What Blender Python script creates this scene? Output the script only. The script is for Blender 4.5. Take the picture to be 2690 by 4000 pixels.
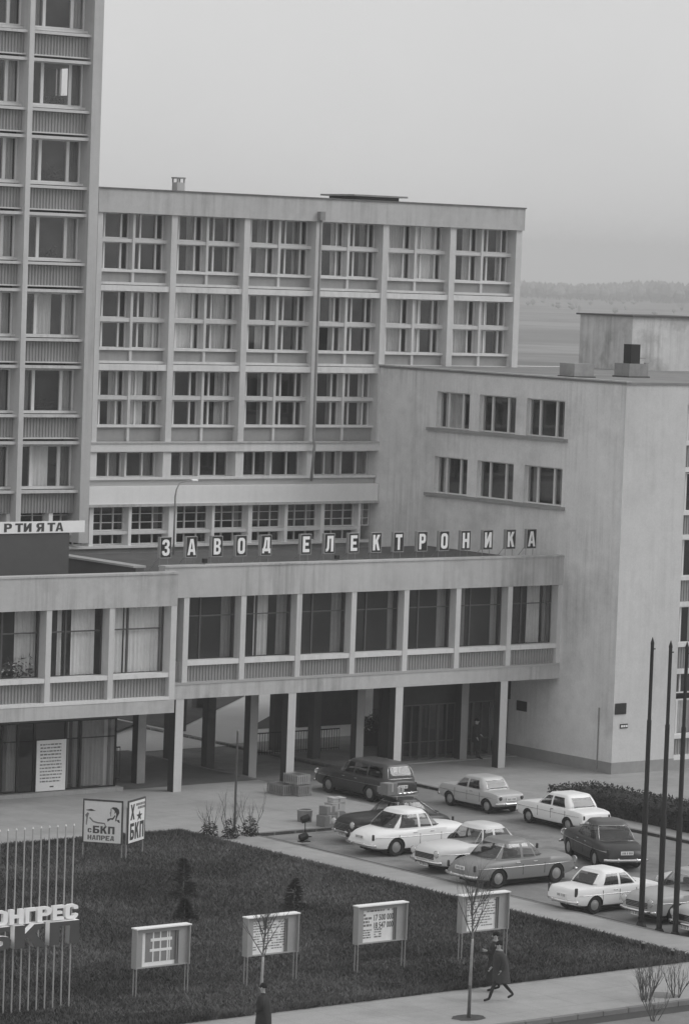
import bpy, math, random
import numpy as np
from mathutils import Vector, Matrix

for o in list(bpy.data.objects): bpy.data.objects.remove(o)
S = bpy.context.scene
COL = S.collection
R = math.radians
H = 21.5                                   # eye height of the photographer

# ------------------------------------------------------------------ camera
def cam_basis(yaw, pitch, roll):
    f = Vector((math.sin(yaw)*math.cos(pitch), math.cos(yaw)*math.cos(pitch), math.sin(pitch)))
    r = Vector((math.cos(yaw), -math.sin(yaw), 0)); u = r.cross(f)
    c, s = math.cos(roll), math.sin(roll)
    return r*c+u*s, u*c-r*s, f
cr, cu, cf = cam_basis(R(38.1976), R(-3.8414), R(2.0242))
cd = bpy.data.cameras.new('camera'); cam = bpy.data.objects.new('camera', cd); COL.objects.link(cam)
cam.matrix_world = Matrix(((cr.x, cu.x, -cf.x, 0), (cr.y, cu.y, -cf.y, 0), (cr.z, cu.z, -cf.z, H), (0, 0, 0, 1)))
cd.sensor_fit = 'VERTICAL'; cd.sensor_height = 36; cd.lens = 14322.1/4000*36
cd.clip_start = 1; cd.clip_end = 12000
S.camera = cam
# ------------------------------------------------------------------ sky and sun (hazy overcast day)
SUN_EL, SUN_AZ = 40, 128                   # azimuth: direction to the sun, degrees from +Y towards +X
w = bpy.data.worlds.new('World'); S.world = w; w.use_nodes = True
nt = w.node_tree; bg = nt.nodes['Background']
sky = nt.nodes.new('ShaderNodeTexSky'); sky.sky_type = 'NISHITA'; sky.sun_disc = False
sky.sun_elevation = R(SUN_EL); sky.sun_rotation = R(SUN_AZ)
sky.air_density = 1.0; sky.dust_density = 6.0; sky.ozone_density = 1.0
bw = nt.nodes.new('ShaderNodeRGBToBW'); nt.links.new(sky.outputs[0], bw.inputs[0])
mixs = nt.nodes.new('ShaderNodeMix'); mixs.data_type = 'RGBA'; mixs.inputs[0].default_value = .96   # thick cloud veil over the clear sky
nt.links.new(bw.outputs[0], mixs.inputs[6])
cn = nt.nodes.new('ShaderNodeTexNoise'); cn.inputs['Scale'].default_value = 9; cn.inputs['Detail'].default_value = 4
tcw = nt.nodes.new('ShaderNodeTexCoord'); nt.links.new(tcw.outputs['Generated'], cn.inputs['Vector'])
cmr = nt.nodes.new('ShaderNodeMapRange'); cmr.inputs['To Min'].default_value = 4.9; cmr.inputs['To Max'].default_value = 5.9
nt.links.new(cn.outputs['Fac'], cmr.inputs['Value']); nt.links.new(cmr.outputs[0], mixs.inputs[7])
nt.links.new(mixs.outputs[2], bg.inputs[0]); bg.inputs[1].default_value = 0.10
ld = bpy.data.lights.new('sun', 'SUN'); ld.energy = 0.80; ld.angle = R(34); ld.color = (1, 1, 1)
sun = bpy.data.objects.new('sun', ld); COL.objects.link(sun)
sd = Vector((math.sin(R(SUN_AZ))*math.cos(R(SUN_EL)), math.cos(R(SUN_AZ))*math.cos(R(SUN_EL)), math.sin(R(SUN_EL))))
sun.rotation_euler = sd.to_track_quat('Z', 'Y').to_euler(); sun.location = (100, 40, 80)
S.view_settings.view_transform = 'Standard'; S.view_settings.look = 'None'
S.view_settings.exposure = 0.42; S.view_settings.gamma = 1
S.render.engine = 'CYCLES'
S.cycles.transparent_max_bounces = 12; S.cycles.max_bounces = 8; S.cycles.volume_bounces = 0

rnd = random.Random(7)
# ------------------------------------------------------------------ materials (grey: the photograph is black and white)
MATS = {}
def M(name, v, rough=.85, var=.16, scale=2.0, streak=0., bump=.0, spec=.3, metal=0., fine=.06, joint=0, blot=None):
    if name in MATS: return MATS[name]
    m = bpy.data.materials.new(name); m.use_nodes = True; t = m.node_tree; N = t.nodes; L = t.links
    b = N['Principled BSDF']; b.inputs['Roughness'].default_value = rough; b.inputs['Metallic'].default_value = metal
    b.inputs['Specular IOR Level'].default_value = spec
    g = N.new('ShaderNodeNewGeometry')
    def noise(sc, det, vec=None, rg=.6):
        n = N.new('ShaderNodeTexNoise'); n.inputs['Scale'].default_value = sc; n.inputs['Detail'].default_value = det
        n.inputs['Roughness'].default_value = rg
        L.new(vec if vec else g.outputs['Position'], n.inputs['Vector']); return n.outputs['Fac']
    def math_(op, a, b_):
        n = N.new('ShaderNodeMath'); n.operation = op
        for i, q in enumerate((a, b_)):
            if isinstance(q, (int, float)): n.inputs[i].default_value = q
            else: L.new(q, n.inputs[i])
        return n.outputs[0]
    def centred(x, k):                         # 1 + k*(x-.5)*2
        return math_('ADD', math_('MULTIPLY', math_('SUBTRACT', x, .5), 2*k), 1.0)
    col = math_('MULTIPLY', centred(noise(scale*.35, 3), var*1.6), v)
    col = math_('MULTIPLY', col, centred(noise(scale*3, 5), var))
    if fine: col = math_('MULTIPLY', col, centred(noise(scale*22, 3), fine*2))
    if streak:
        mp = N.new('ShaderNodeMapping'); mp.inputs['Scale'].default_value = (3.2, 3.2, .16)
        L.new(g.outputs['Position'], mp.inputs['Vector'])
        mr = N.new('ShaderNodeMapRange'); mr.inputs['From Min'].default_value = .45; mr.inputs['From Max'].default_value = .70
        mr.inputs['To Min'].default_value = 1; mr.inputs['To Max'].default_value = 1-streak
        L.new(noise(1.0, 6, mp.outputs[0], .68), mr.inputs['Value'])
        mk = N.new('ShaderNodeMapRange'); mk.inputs['From Min'].default_value = .38; mk.inputs['From Max'].default_value = .66   # stains come in patches
        L.new(noise(.22, 3), mk.inputs['Value'])
        col = math_('MULTIPLY', col, math_('SUBTRACT', 1.0, math_('MULTIPLY', math_('SUBTRACT', 1.0, mr.outputs[0]), mk.outputs[0])))
    if blot:                                   # irregular worn or dirty patches: (scale, from, to, factor)
        mb = N.new('ShaderNodeMapRange'); mb.inputs['From Min'].default_value = blot[1]; mb.inputs['From Max'].default_value = blot[2]
        mb.inputs['To Min'].default_value = 1; mb.inputs['To Max'].default_value = blot[3]
        L.new(noise(blot[0], 5, None, .62), mb.inputs['Value']); col = math_('MULTIPLY', col, mb.outputs[0])
    if joint:
        br = N.new('ShaderNodeTexBrick'); br.inputs['Scale'].default_value = 1.0
        br.inputs['Brick Width'].default_value = joint; br.inputs['Row Height'].default_value = joint
        br.offset = 0; br.inputs['Mortar Size'].default_value = .012; br.inputs['Mortar Smooth'].default_value = .6
        L.new(g.outputs['Position'], br.inputs['Vector'])
        col = math_('MULTIPLY', col, math_('SUBTRACT', 1.0, math_('MULTIPLY', br.outputs['Fac'], .30)))
    L.new(col, b.inputs['Base Color'])
    if bump:
        bm = N.new('ShaderNodeBump'); bm.inputs['Strength'].default_value = bump; bm.inputs['Distance'].default_value = .03
        L.new(noise(scale*8, 4), bm.inputs['Height']); L.new(bm.outputs[0], b.inputs['Normal'])
    MATS[name] = m; return m
def glass(name, tint, refl):
    if name in MATS: return MATS[name]
    m = bpy.data.materials.new(name); m.use_nodes = True; t = m.node_tree; N = t.nodes; L = t.links
    N.remove(N['Principled BSDF']); out = N['Material Output']
    tr = N.new('ShaderNodeBsdfTransparent'); tr.inputs[0].default_value = (tint, tint, tint, 1)
    gl = N.new('ShaderNodeBsdfGlossy'); gl.inputs['Roughness'].default_value = .04; gl.inputs[0].default_value = (.9, .9, .9, 1)
    n = N.new('ShaderNodeTexNoise'); n.inputs['Scale'].default_value = .9
    g = N.new('ShaderNodeNewGeometry'); L.new(g.outputs['Position'], n.inputs['Vector'])
    mr = N.new('ShaderNodeMapRange'); mr.inputs['To Min'].default_value = refl*.5; mr.inputs['To Max'].default_value = refl*1.6
    L.new(n.outputs['Fac'], mr.inputs['Value'])
    mx = N.new('ShaderNodeMixShader'); L.new(mr.outputs[0], mx.inputs[0]); L.new(tr.outputs[0], mx.inputs[1]); L.new(gl.outputs[0], mx.inputs[2])
    L.new(mx.outputs[0], out.inputs['Surface']); MATS[name] = m; return m
CONC = M('render_light', .52, var=.08, scale=1.2, streak=.28, bump=.15)
FIN = M('fin_plaster', .63, var=.08, scale=2, streak=.22)
BEAM = M('beam_plaster', .74, var=.08, scale=2, streak=.22)
FASC = M('fascia_render', .52, var=.10, scale=1.2, streak=.42, bump=.15, blot=(.5, .55, .75, .8))
WINGM = M('wing_render', .82, var=.12, scale=.6, streak=.28, bump=.2, blot=(.35, .5, .7, .78))  # same paint as the front; the shaded side is brightened in the colour
WHITEB = M('white_band', .85, var=.05, scale=2, streak=.08)
PANEL = M('spandrel_panel', .34, var=.08, scale=2, streak=.1)
PANELS = M('spandrel_smooth', .33, var=.12, scale=2, streak=.15)
JAMB = M('jamb_plaster', .42, var=.06, scale=2)
FRAME = M('window_frame', .72, rough=.5, var=.06, scale=4)
DFRAME = M('dark_frame', .10, rough=.5, var=.1, scale=4)
CURT = M('curtain', .64, var=.12, scale=3)
CURTW = M('curtain_white', .90, var=.08, scale=3)
CURTD = M('curtain_dark', .30, var=.12, scale=3)
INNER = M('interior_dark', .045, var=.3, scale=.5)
ROOFT = M('roof_tar', .10, var=.3, scale=.8)
DARKB = M('dark_cladding', .10, var=.12, scale=1)
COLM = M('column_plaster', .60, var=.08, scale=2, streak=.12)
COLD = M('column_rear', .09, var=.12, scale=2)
PLINTH = M('plinth', .33, var=.15, scale=1.5)
ASPH = M('asphalt', .25, var=.25, scale=.7, bump=.3, fine=.14, blot=(.55, .52, .68, .62))
ROADM = M('road_asphalt', .22, var=.18, scale=.7, bump=.2, fine=.12)
PAVE = M('pavement_concrete', .37, var=.16, scale=.8, bump=.2, fine=.10, joint=1.5, blot=(.4, .5, .7, .82))
PALE = M('courtyard_bright', .74, var=.06, scale=.8)
KERB = M('kerb_stone', .21, var=.15, scale=2)
LAWN = M('lawn_soil', .075, var=.45, scale=.5, bump=.5, fine=.2, blot=(.16, .42, .62, .6))
GRASS = M('grass_blade', .135, var=.5, scale=.6, fine=.2, blot=(.16, .40, .60, .55))
GRASSD = M('grass_dry', .17, var=.3, scale=.5)
HEDGEM = M('hedge_leaf', .042, var=.4, scale=3)
FIRM = M('fir_needle', .02, var=.4, scale=3)
BARK = M('bark', .16, var=.3, scale=8)
BARKL = M('bark_pale', .40, var=.25, scale=8)
TWIG = M('twig', .10, var=.3, scale=8)
FIELD = M('far_field', .20, var=.7, scale=.02, fine=0)  # far field and wood made paler, some haze put into the colour
FARW = M('far_wood', .27, var=.5, scale=.02)
FARL = M('far_strip', .28, var=.2, scale=.02)
BLACK = M('black_paint', .02, rough=.5, var=.1)
SIGNB = M('sign_black', .025, rough=.5, var=.2, scale=3)
SIGNG = M('sign_grey', .30, var=.1, scale=3)
WHITE = M('white_paint', .90, rough=.6, var=.05, scale=3)
INK = M('printed_ink', .07, var=.3, scale=6)
INKG = M('printed_grey', .22, var=.3, scale=9)
PAPER = M('poster_paper', .86, var=.07, scale=4)
GREYM = M('grey_enamel', .37, rough=.5, var=.08, scale=3)
BOARDG = M('board_grey', .20, rough=.6, var=.12, scale=3)
STEEL = M('steel_tube', .34, rough=.45, var=.1, scale=4)
PIPE = M('zinc_pipe', .27, rough=.5, var=.2, scale=3)
POLE = M('pole_black', .022, rough=.5, var=.15, scale=3)
CHROME = M('chrome', .75, rough=.18, var=.05, scale=5, metal=1)
RUBBER = M('rubber', .025, var=.2, scale=5)
HUB = M('hub_cap', .34, rough=.4, var=.1, scale=5, metal=.2)
CARGL = M('car_glass', .035, rough=.05, var=.5, scale=1.2, spec=.35, fine=0)
CARGLL = M('car_glass_lit', .12, rough=.05, var=.6, scale=2.0, spec=.35, fine=0)
LAMP = M('lamp_lens', .7, rough=.15, var=.05)
TAIL = M('tail_lens', .06, rough=.2, var=.05)
UNDER = M('under_body', .015, var=.1)
CARD = M('cardboard', .22, var=.15, scale=4)
CARDL = M('cardboard_light', .46, var=.15, scale=4)
WIRE = M('crate_slat', .27, var=.25, scale=6)
SKIN = M('skin', .42, rough=.6, var=.05)
HAIR = M('hair', .015, var=.1)
COAT = M('dark_coat', .036, var=.25, scale=4)
COATG = M('grey_coat', .06, var=.25, scale=4)
TROUS = M('trousers', .035, var=.2, scale=4)
COLLAR = M('pale_collar', .32, var=.1)
LEAFP = M('pot_plant', .05, var=.4, scale=6)
GLASS = glass('window_glass', .86, .08)
GLASSD = glass('shop_glass', .86, .06)
CARG = glass('car_glass_clear', .66, .09)
PAINT = {}
def paint(v):
    k = 'car_paint_%03d' % int(v*1000)
    return M(k, v, rough=.32, var=.05, scale=1.5, spec=.5, fine=.02)

# ------------------------------------------------------------------ mesh helpers
def me(name, V, F, mats=(), idx=None, smooth=False, sharp=None):
    m = bpy.data.meshes.new(name); m.from_pydata([tuple(v) for v in V], [], [tuple(f) for f in F])
    for q in mats: m.materials.append(q)
    if idx is not None: m.polygons.foreach_set('material_index', idx)
    if smooth: m.polygons.foreach_set('use_smooth', [True]*len(m.polygons))
    m.update()
    if sharp: m.set_sharp_from_angle(angle=R(sharp))
    return m
def cubes(bs):
    V, F = [], []
    for (a, b, c, d, e, f) in bs:
        n = len(V)
        V += [(a,c,e),(b,c,e),(b,d,e),(a,d,e),(a,c,f),(b,c,f),(b,d,f),(a,d,f)]
        F += [(n,n+3,n+2,n+1),(n+4,n+5,n+6,n+7),(n,n+1,n+5,n+4),(n+1,n+2,n+6,n+5),(n+2,n+3,n+7,n+6),(n+3,n,n+4,n+7)]
    return V, F
def bev(a, b, c, d, e, f, k=.02):
    """box with chamfered edges"""
    import bmesh
    V, F = cubes([(a, b, c, d, e, f)])
    bm = bmesh.new(); vs = [bm.verts.new(v) for v in V]
    for q in F: bm.faces.new([vs[i] for i in q])
    bmesh.ops.bevel(bm, geom=bm.edges[:], offset=k, segments=1, affect='EDGES')
    V = [v.co[:] for v in bm.verts]; bm.verts.index_update(); F = [[v.index for v in q.verts] for q in bm.faces]; bm.free()
    return V, F
def link(name, data, parent=None, loc=(0, 0, 0), rot=None):
    o = bpy.data.objects.new(name, data); COL.objects.link(o); o.location = loc
    if rot is not None: o.rotation_euler = rot
    if parent: o.parent = parent
    return o
def tag(o, label=None, cat=None, group=None, kind=None):
    if label: o['label'] = label
    if cat: o['category'] = cat
    if group: o['group'] = group
    if kind: o['kind'] = kind
    return o
def empty(name, loc, label=None, cat=None, group=None, rz=0, kind=None):
    o = link(name, None, None, loc, (0, 0, rz)); o.empty_display_size = .3
    return tag(o, label, cat, group, kind)
CACHE = {}
def cached(key, fn):
    if key not in CACHE: CACHE[key] = fn()
    return CACHE[key]
def rel(p, parent):
    """world position to a position under an unrotated parent chain"""
    x, y, z = p
    while parent is not None:
        x -= parent.location.x; y -= parent.location.y; z -= parent.location.z; parent = parent.parent
    return (x, y, z)
def bpart(name, parent, b, mat, label=None):
    """one box, world coordinates, as a part (mesh origin at its low corner)"""
    a, b_, c, d, e, f = b
    dims = (round(b_-a, 4), round(d-c, 4), round(f-e, 4))
    m = cached(('box', dims, mat.name), lambda: me(name, *cubes([(0, dims[0], 0, dims[1], 0, dims[2])]), (mat,)))
    o = link(name, m, parent, rel((a, c, e), parent))
    if label: o['label'] = label
    return o
def bspart(name, parent, bs, mat):
    o = bs[0]
    m = me(name, *cubes([(a-o[0], b-o[0], c-o[2], d-o[2], e-o[4], f-o[4]) for a, b, c, d, e, f in bs]), (mat,))
    return link(name, m, parent, rel((o[0], o[2], o[4]), parent))
def tube(path, rad, n=8, V=None, F=None, cap=True):
    V = [] if V is None else V; F = [] if F is None else F
    path = [Vector(p) for p in path]; rad = rad if isinstance(rad, (list, tuple)) else [rad]*len(path)
    base = len(V); up = None
    for i, p in enumerate(path):
        d = (path[min(i+1, len(path)-1)]-path[max(i-1, 0)]).normalized()
        if up is None: up = d.orthogonal().normalized()
        a = (up-d*up.dot(d)).normalized(); b = d.cross(a); up = a
        for k in range(n):
            t = 2*math.pi*k/n; V.append(tuple(p+(a*math.cos(t)+b*math.sin(t))*rad[i]))
    for i in range(len(path)-1):
        for k in range(n):
            q = base+i*n; F.append((q+k, q+(k+1) % n, q+n+(k+1) % n, q+n+k))
    if cap:
        F.append(tuple(base+k for k in reversed(range(n)))); q = base+(len(path)-1)*n; F.append(tuple(q+k for k in range(n)))
    return V, F
def text_mesh(name, s, wdt, hgt, dep, mat, side=None, bold=.0):
    """lettering fitted to a box wdt x hgt, facing -Y, origin low left, front face at y=0"""
    cu_ = bpy.data.curves.new('t', 'FONT'); cu_.body = s; cu_.size = 1; cu_.extrude = .5; cu_.offset = bold; cu_.resolution_u = 3
    o = bpy.data.objects.new('t', cu_); COL.objects.link(o)
    m = bpy.data.meshes.new_from_object(o.evaluated_get(bpy.context.evaluated_depsgraph_get()))
    bpy.data.objects.remove(o); bpy.data.curves.remove(cu_)
    n = len(m.vertices); co = np.empty(n*3); m.vertices.foreach_get('co', co); co = co.reshape(-1, 3)
    mn, mx = co.min(0), co.max(0); q = (co-mn)/np.maximum(mx-mn, 1e-6)
    out = np.stack([q[:, 0]*wdt, (1-q[:, 2])*dep, q[:, 1]*hgt], 1)
    m.vertices.foreach_set('co', out.ravel()); m.name = name; m.materials.clear(); m.materials.append(mat)
    if side:
        m.materials.append(side); m.update()
        for p in m.polygons: p.material_index = 0 if abs(p.normal.y) > .7 else 1
    else:
        for p in m.polygons: p.material_index = 0
    m.update(); return m
GLY = {
 'А': ([(0,0),(.28,0),(.33,.2),(.67,.2),(.72,0),(1,0),(.68,1),(.32,1)], [(.38,.37),(.62,.37),(.5,.84)]),
 'В': ([(0,0),(.6,0),(.85,.05),(1,.2),(1,.38),(.82,.52),(.97,.65),(.97,.82),(.82,.96),(.6,1),(0,1)], [(.32,.18),(.58,.18),(.68,.24),(.68,.36),(.58,.43),(.32,.43)], [(.32,.6),(.55,.6),(.64,.66),(.64,.77),(.55,.83),(.32,.83)]),
 'З': ([(0,.3),(0,.2),(.1,.07),(.3,0),(.65,0),(.88,.06),(1,.2),(1,.38),(.82,.51),(.97,.64),(.97,.8),(.85,.94),(.62,1),(.32,1),(.1,.93),(0,.8),(0,.7),(.32,.7),(.32,.76),(.4,.82),(.56,.82),(.64,.76),(.64,.66),(.55,.59),(.36,.59),(.36,.43),(.58,.43),(.67,.36),(.67,.24),(.58,.18),(.4,.18),(.32,.24),(.32,.3)],),
 'О': ([(.3,0),(.7,0),(.92,.08),(1,.22),(1,.78),(.92,.92),(.7,1),(.3,1),(.08,.92),(0,.78),(0,.22),(.08,.08)], [(.42,.18),(.58,.18),(.67,.25),(.67,.75),(.58,.82),(.42,.82),(.33,.75),(.33,.25)]),
 'Д': ([(0,0),(.24,0),(.24,.12),(.76,.12),(.76,0),(1,0),(1,.3),(.9,.3),(.9,1),(.3,1),(.2,.5),(.1,.3),(0,.3)], [(.38,.3),(.6,.3),(.6,.82),(.5,.82),(.46,.5)]),
 'Е': ([(0,0),(1,0),(1,.2),(.36,.2),(.36,.41),(.85,.41),(.85,.6),(.36,.6),(.36,.8),(1,.8),(1,1),(0,1)],),
 'Л': ([(0,0),(.12,0),(.3,.06),(.42,.2),(.44,.82),(.66,.82),(.66,0),(1,0),(1,1),(.16,1),(.14,.3),(.1,.2),(0,.18)],),
 'К': ([(0,0),(.33,0),(.33,.36),(.42,.44),(.64,0),(1,0),(.66,.62),(.98,1),(.62,1),(.33,.62),(.33,1),(0,1)],),
 'Т': ([(.33,0),(.67,0),(.67,.8),(1,.8),(1,1),(0,1),(0,.8),(.33,.8)],),
 'Р': ([(0,0),(.34,0),(.34,.37),(.65,.37),(.9,.44),(1,.58),(1,.82),(.88,.95),(.65,1),(0,1)], [(.341,.56),(.58,.56),(.66,.62),(.66,.76),(.58,.82),(.341,.82)]),
 'Н': ([(0,0),(.33,0),(.33,.4),(.67,.4),(.67,0),(1,0),(1,1),(.67,1),(.67,.6),(.33,.6),(.33,1),(0,1)],),
 'И': ([(0,0),(.3,0),(.69,.5),(.69,0),(1,0),(1,1),(.7,1),(.31,.5),(.31,1),(0,1)],),
 'С': ([(1,.34),(1,.2),(.9,.07),(.7,0),(.3,0),(.08,.08),(0,.22),(0,.78),(.08,.92),(.3,1),(.7,1),(.92,.92),(1,.8),(1,.66),(.66,.66),(.66,.76),(.58,.82),(.42,.82),(.34,.76),(.34,.24),(.42,.18),(.58,.18),(.66,.24),(.66,.34)],),
 'Г': ([(0,0),(.36,0),(.36,.78),(1,.78),(1,1),(0,1)],),
 'Я': ([(0,0),(.36,0),(.56,.36),(.66,.36),(.66,0),(1,0),(1,1),(.35,1),(.12,.95),(0,.82),(0,.6),(.1,.45),(.22,.4)], [(.66,.55),(.42,.55),(.34,.61),(.34,.76),(.42,.82),(.66,.82)]),
 'Б': ([(0,0),(.65,0),(.9,.07),(1,.2),(1,.42),(.9,.55),(.65,.6),(.34,.6),(.34,.8),(.95,.8),(.95,1),(0,1)], [(.34,.19),(.58,.19),(.66,.24),(.66,.36),(.58,.42),(.34,.42)]),
 'П': ([(0,0),(.33,0),(.33,.8),(.67,.8),(.67,0),(1,0),(1,1),(0,1)],),
 'Х': ([(0,0),(.34,0),(.5,.32),(.66,0),(1,0),(.68,.5),(.98,1),(.66,1),(.5,.68),(.34,1),(.02,1),(.32,.5)],),
}
def glyph_mesh(name, word, wdt, hgt, dep, mat, side=None, gap=.16):
    """bold block capitals drawn as outlines, fitted to a box, facing -Y"""
    cu_ = bpy.data.curves.new('g', 'CURVE'); cu_.dimensions = '2D'; cu_.fill_mode = 'BOTH'; cu_.extrude = .5
    n = len(word); cw = 1/(n+gap*(n-1))
    for i, ch_ in enumerate(word):
        for ol in GLY[ch_]:
            sp = cu_.splines.new('POLY'); sp.points.add(len(ol)-1); sp.use_cyclic_u = True
            for q, (x, y) in zip(sp.points, ol): q.co = ((i*(1+gap)+x)*cw, y, 0, 1)
    o = bpy.data.objects.new('g', cu_); COL.objects.link(o)
    m = bpy.data.meshes.new_from_object(o.evaluated_get(bpy.context.evaluated_depsgraph_get()))
    bpy.data.objects.remove(o); bpy.data.curves.remove(cu_)
    k = len(m.vertices); co = np.empty(k*3); m.vertices.foreach_get('co', co); co = co.reshape(-1, 3)
    m.vertices.foreach_set('co', np.stack([co[:, 0]*wdt, (.5-co[:, 2])*dep, co[:, 1]*hgt], 1).ravel()); m.name = name
    m.materials.clear(); m.materials.append(mat); m.update()
    if side: m.materials.append(side)
    for p in m.polygons: p.material_index = 1 if (side and abs(p.normal.y) < .7) else 0
    return m
def poly_sheet(name, pts, z, mat, kind='structure', thick=0):
    n = len(pts); V = [(x, y, z) for x, y in pts]; F = [tuple(range(n))]
    if thick:
        V += [(x, y, z-thick) for x, y in pts]; F += [tuple(range(2*n-1, n-1, -1))]
        F += [(i, i+n, (i+1) % n+n, (i+1) % n) for i in range(n)]
        # sides face outwards for counter-clockwise outlines
    o = link(name, me(name, V, F, (mat,))); return tag(o, kind=kind)
def rect(a, b, c, d): return [(a, c), (b, c), (b, d), (a, d)]

# ------------------------------------------------------------------ ground, roads, pavements
az0 = R(38.2)
gq = []
for rr in (20, 3400):
    pass
# far terrain: one sheet that reaches the horizon, fanned out around the view
poly_sheet('ground', rect(-1200, 3600, -400, 3600), -.30, FIELD)
poly_sheet('road', rect(20, 200, 55, 78.42), -.15, ROADM)
poly_sheet('pavement', rect(20, 200, 78.6, 83.0), 0, PAVE, thick=.25)
poly_sheet('pavement', [(80, 83), (200, 83), (200, 85.4), (83.6, 85.4), (83.0, 85.6), (82.62, 86.1), (82.5, 86.8), (82.5, 109.7), (91.5, 109.7), (91.5, 131), (20, 131), (20, 111), (80, 111)], 0, PAVE, thick=.25)
poly_sheet('pavement', rect(96.85, 200, 85.4, 131), 0, PAVE, thick=.25)
poly_sheet('passage_floor', rect(84.4, 91.3, 121.2, 131), .004, M('passage_floor', .13, var=.2, scale=.8))  # shade under the wing put into a darker floor colour
poly_sheet('parking_lot', rect(82.3, 97, 85.2, 131), -.12, ASPH)
poly_sheet('driveway', rect(80, 97, 131, 160), -.10, PALE)  # asphalt made pale, light of the open court put into the colour
poly_sheet('courtyard_paving', rect(96.85, 130, 131, 160), 0, PALE, thick=.25)  # paving brightened in colour to stand for daylight in the court
poly_sheet('courtyard_dark_ground', [(80, 131.004), (88, 131.004), (97.0, 138.3), (97.0, 160), (80, 160)], .02, LAWN)  # dark ground with diagonal edges against the pale court
poly_sheet('courtyard_dark_ground', [(97.3, 135.6), (110, 146.6), (110, 160), (97.3, 160)], .02, LAWN)
poly_sheet('courtyard_dark_ground', [(100.6, 134.6), (106.4, 134.5), (112, 134.5), (112, 144.7)], .02, LAWN)
lr = random.Random(4); LP_ = []
for i in range(160): LP_.append((44+36*i/160, 83.0+lr.uniform(-.06, .07)))
for i in range(130): LP_.append((80+lr.uniform(-.09, .09)-(.0 if i < 124 else (i-123)*.05), 83+28*i/130))
for i in range(160): LP_.append((80-.3-35.7*i/160, 111.0+lr.uniform(-.08, .08)))
poly_sheet('lawn', LP_, .02, LAWN)
poly_sheet('manhole_ring', [(75.2+.48*math.cos(t*.2618), 79.35+.48*math.sin(t*.2618)) for t in range(24)], .006, KERB)
# kerb stones, one by one
def kerb_run(name, p, q, wdt, top, hgt):
    d = (Vector(q)-Vector(p)); n = max(1, round(d.length/1.0)); st = d.length/n; ang = math.atan2(d.y, d.x)
    root = empty(name, (p[0], p[1], 0), kind='structure')
    m = cached(('kerb', round(st, 3), wdt, hgt), lambda: me('kerb_stone', *bev(.006, st-.006, -wdt, 0, -hgt, 0, .015), (KERB,)))
    for i in range(n):
        c = Vector(p)+d*(i/n)
        link('kerb_stone', m, root, (c.x-p[0], c.y-p[1], top+rnd.uniform(-.006, .006)), (0, rnd.uniform(-.004, .004), ang))
kerb_run('kerb', (82.5, 109.7), (82.5, 86.8), .17, .008, .25)
kerb_run('kerb', (96.85, 85.6), (96.85, 160), .17, .010, .25)
kerb_run('kerb', (91.5, 131), (91.5, 109.7), .17, .008, .25)
kerb_run('kerb', (91.5, 109.7), (82.5, 109.7), .17, .009, .25)
kerb_run('kerb', (120, 78.6), (56, 78.6), -.17, .006, .25)
# gutter strip of the road
poly_sheet('gutter', rect(82.5, 83.05, 86.9, 109.6), -.116, M('gutter_dirt', .075, var=.35, scale=1))
poly_sheet('gutter', rect(20, 200, 77.75, 78.425), -.146, M('gutter_dark', .07, var=.2, scale=1))

# ------------------------------------------------------------------ grass
def blades(name, regions, dens, mat, hmin, hmax, seed, kind='stuff', edge=0):
    g = np.random.default_rng(seed); P = []
    for (a, b, c, d) in regions:
        n = int((b-a)*(d-c)*dens); P.append(np.stack([g.uniform(a, b, n), g.uniform(c, d, n)], 1))
    P = np.concatenate(P); n = len(P)
    hh = g.uniform(hmin, hmax, n); ww = g.uniform(.012, .03, n)*1.6; t = g.uniform(0, 2*np.pi, n)
    lean = g.normal(0, .5, (n, 2))*hh[:, None]
    V = np.zeros((n, 3, 3)); dx = np.cos(t)*ww; dy = np.sin(t)*ww
    V[:, 0, 0] = P[:, 0]-dx; V[:, 0, 1] = P[:, 1]-dy; V[:, 1, 0] = P[:, 0]+dx; V[:, 1, 1] = P[:, 1]+dy
    V[:, 2, 0] = P[:, 0]+lean[:, 0]; V[:, 2, 1] = P[:, 1]+lean[:, 1]; V[:, 2, 2] = hh
    V[:, :2, 2] = .0; V[:, :, 2] += .02
    m = bpy.data.meshes.new(name); m.vertices.add(n*3); m.vertices.foreach_set('co', V.ravel())
    m.loops.add(n*3); m.loops.foreach_set('vertex_index', np.arange(n*3)); m.polygons.add(n)
    m.polygons.foreach_set('loop_start', np.arange(n)*3); m.polygons.foreach_set('loop_total', np.full(n, 3)); m.update(); m.validate()
    m.materials.append(mat); o = link(name, m); return o
o = blades('grass', [(52, 80, 83.05, 111)], 330, GRASS, .05, .14, 1)
tag(o, 'dark short grass covering the lawn between the forecourt and the sidewalk', 'grass', kind='stuff')
ed = [(79.75, 80.16, 83, 111), (60, 80, 110.75, 111.16), (56, 80, 82.86, 83.2)]
o = blades('grass_fringe', ed, 1500, GRASS, .06, .2, 2)
tag(o, 'ragged taller grass along the edges of the lawn', 'grass', kind='stuff')
o = blades('dry_grass', [(58, 62, 84.3, 85.3), (63.5, 65.5, 84.6, 86.0), (66.5, 69, 84.6, 85.8), (69.5, 71.5, 86.3, 87.4), (72.5, 74.2, 85.7, 86.6), (60.3, 61.5, 85.8, 86.6)], 420, GRASSD, .05, .13, 3)
tag(o, 'worn pale grass trampled in front of the display cases', 'grass', kind='stuff')

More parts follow.
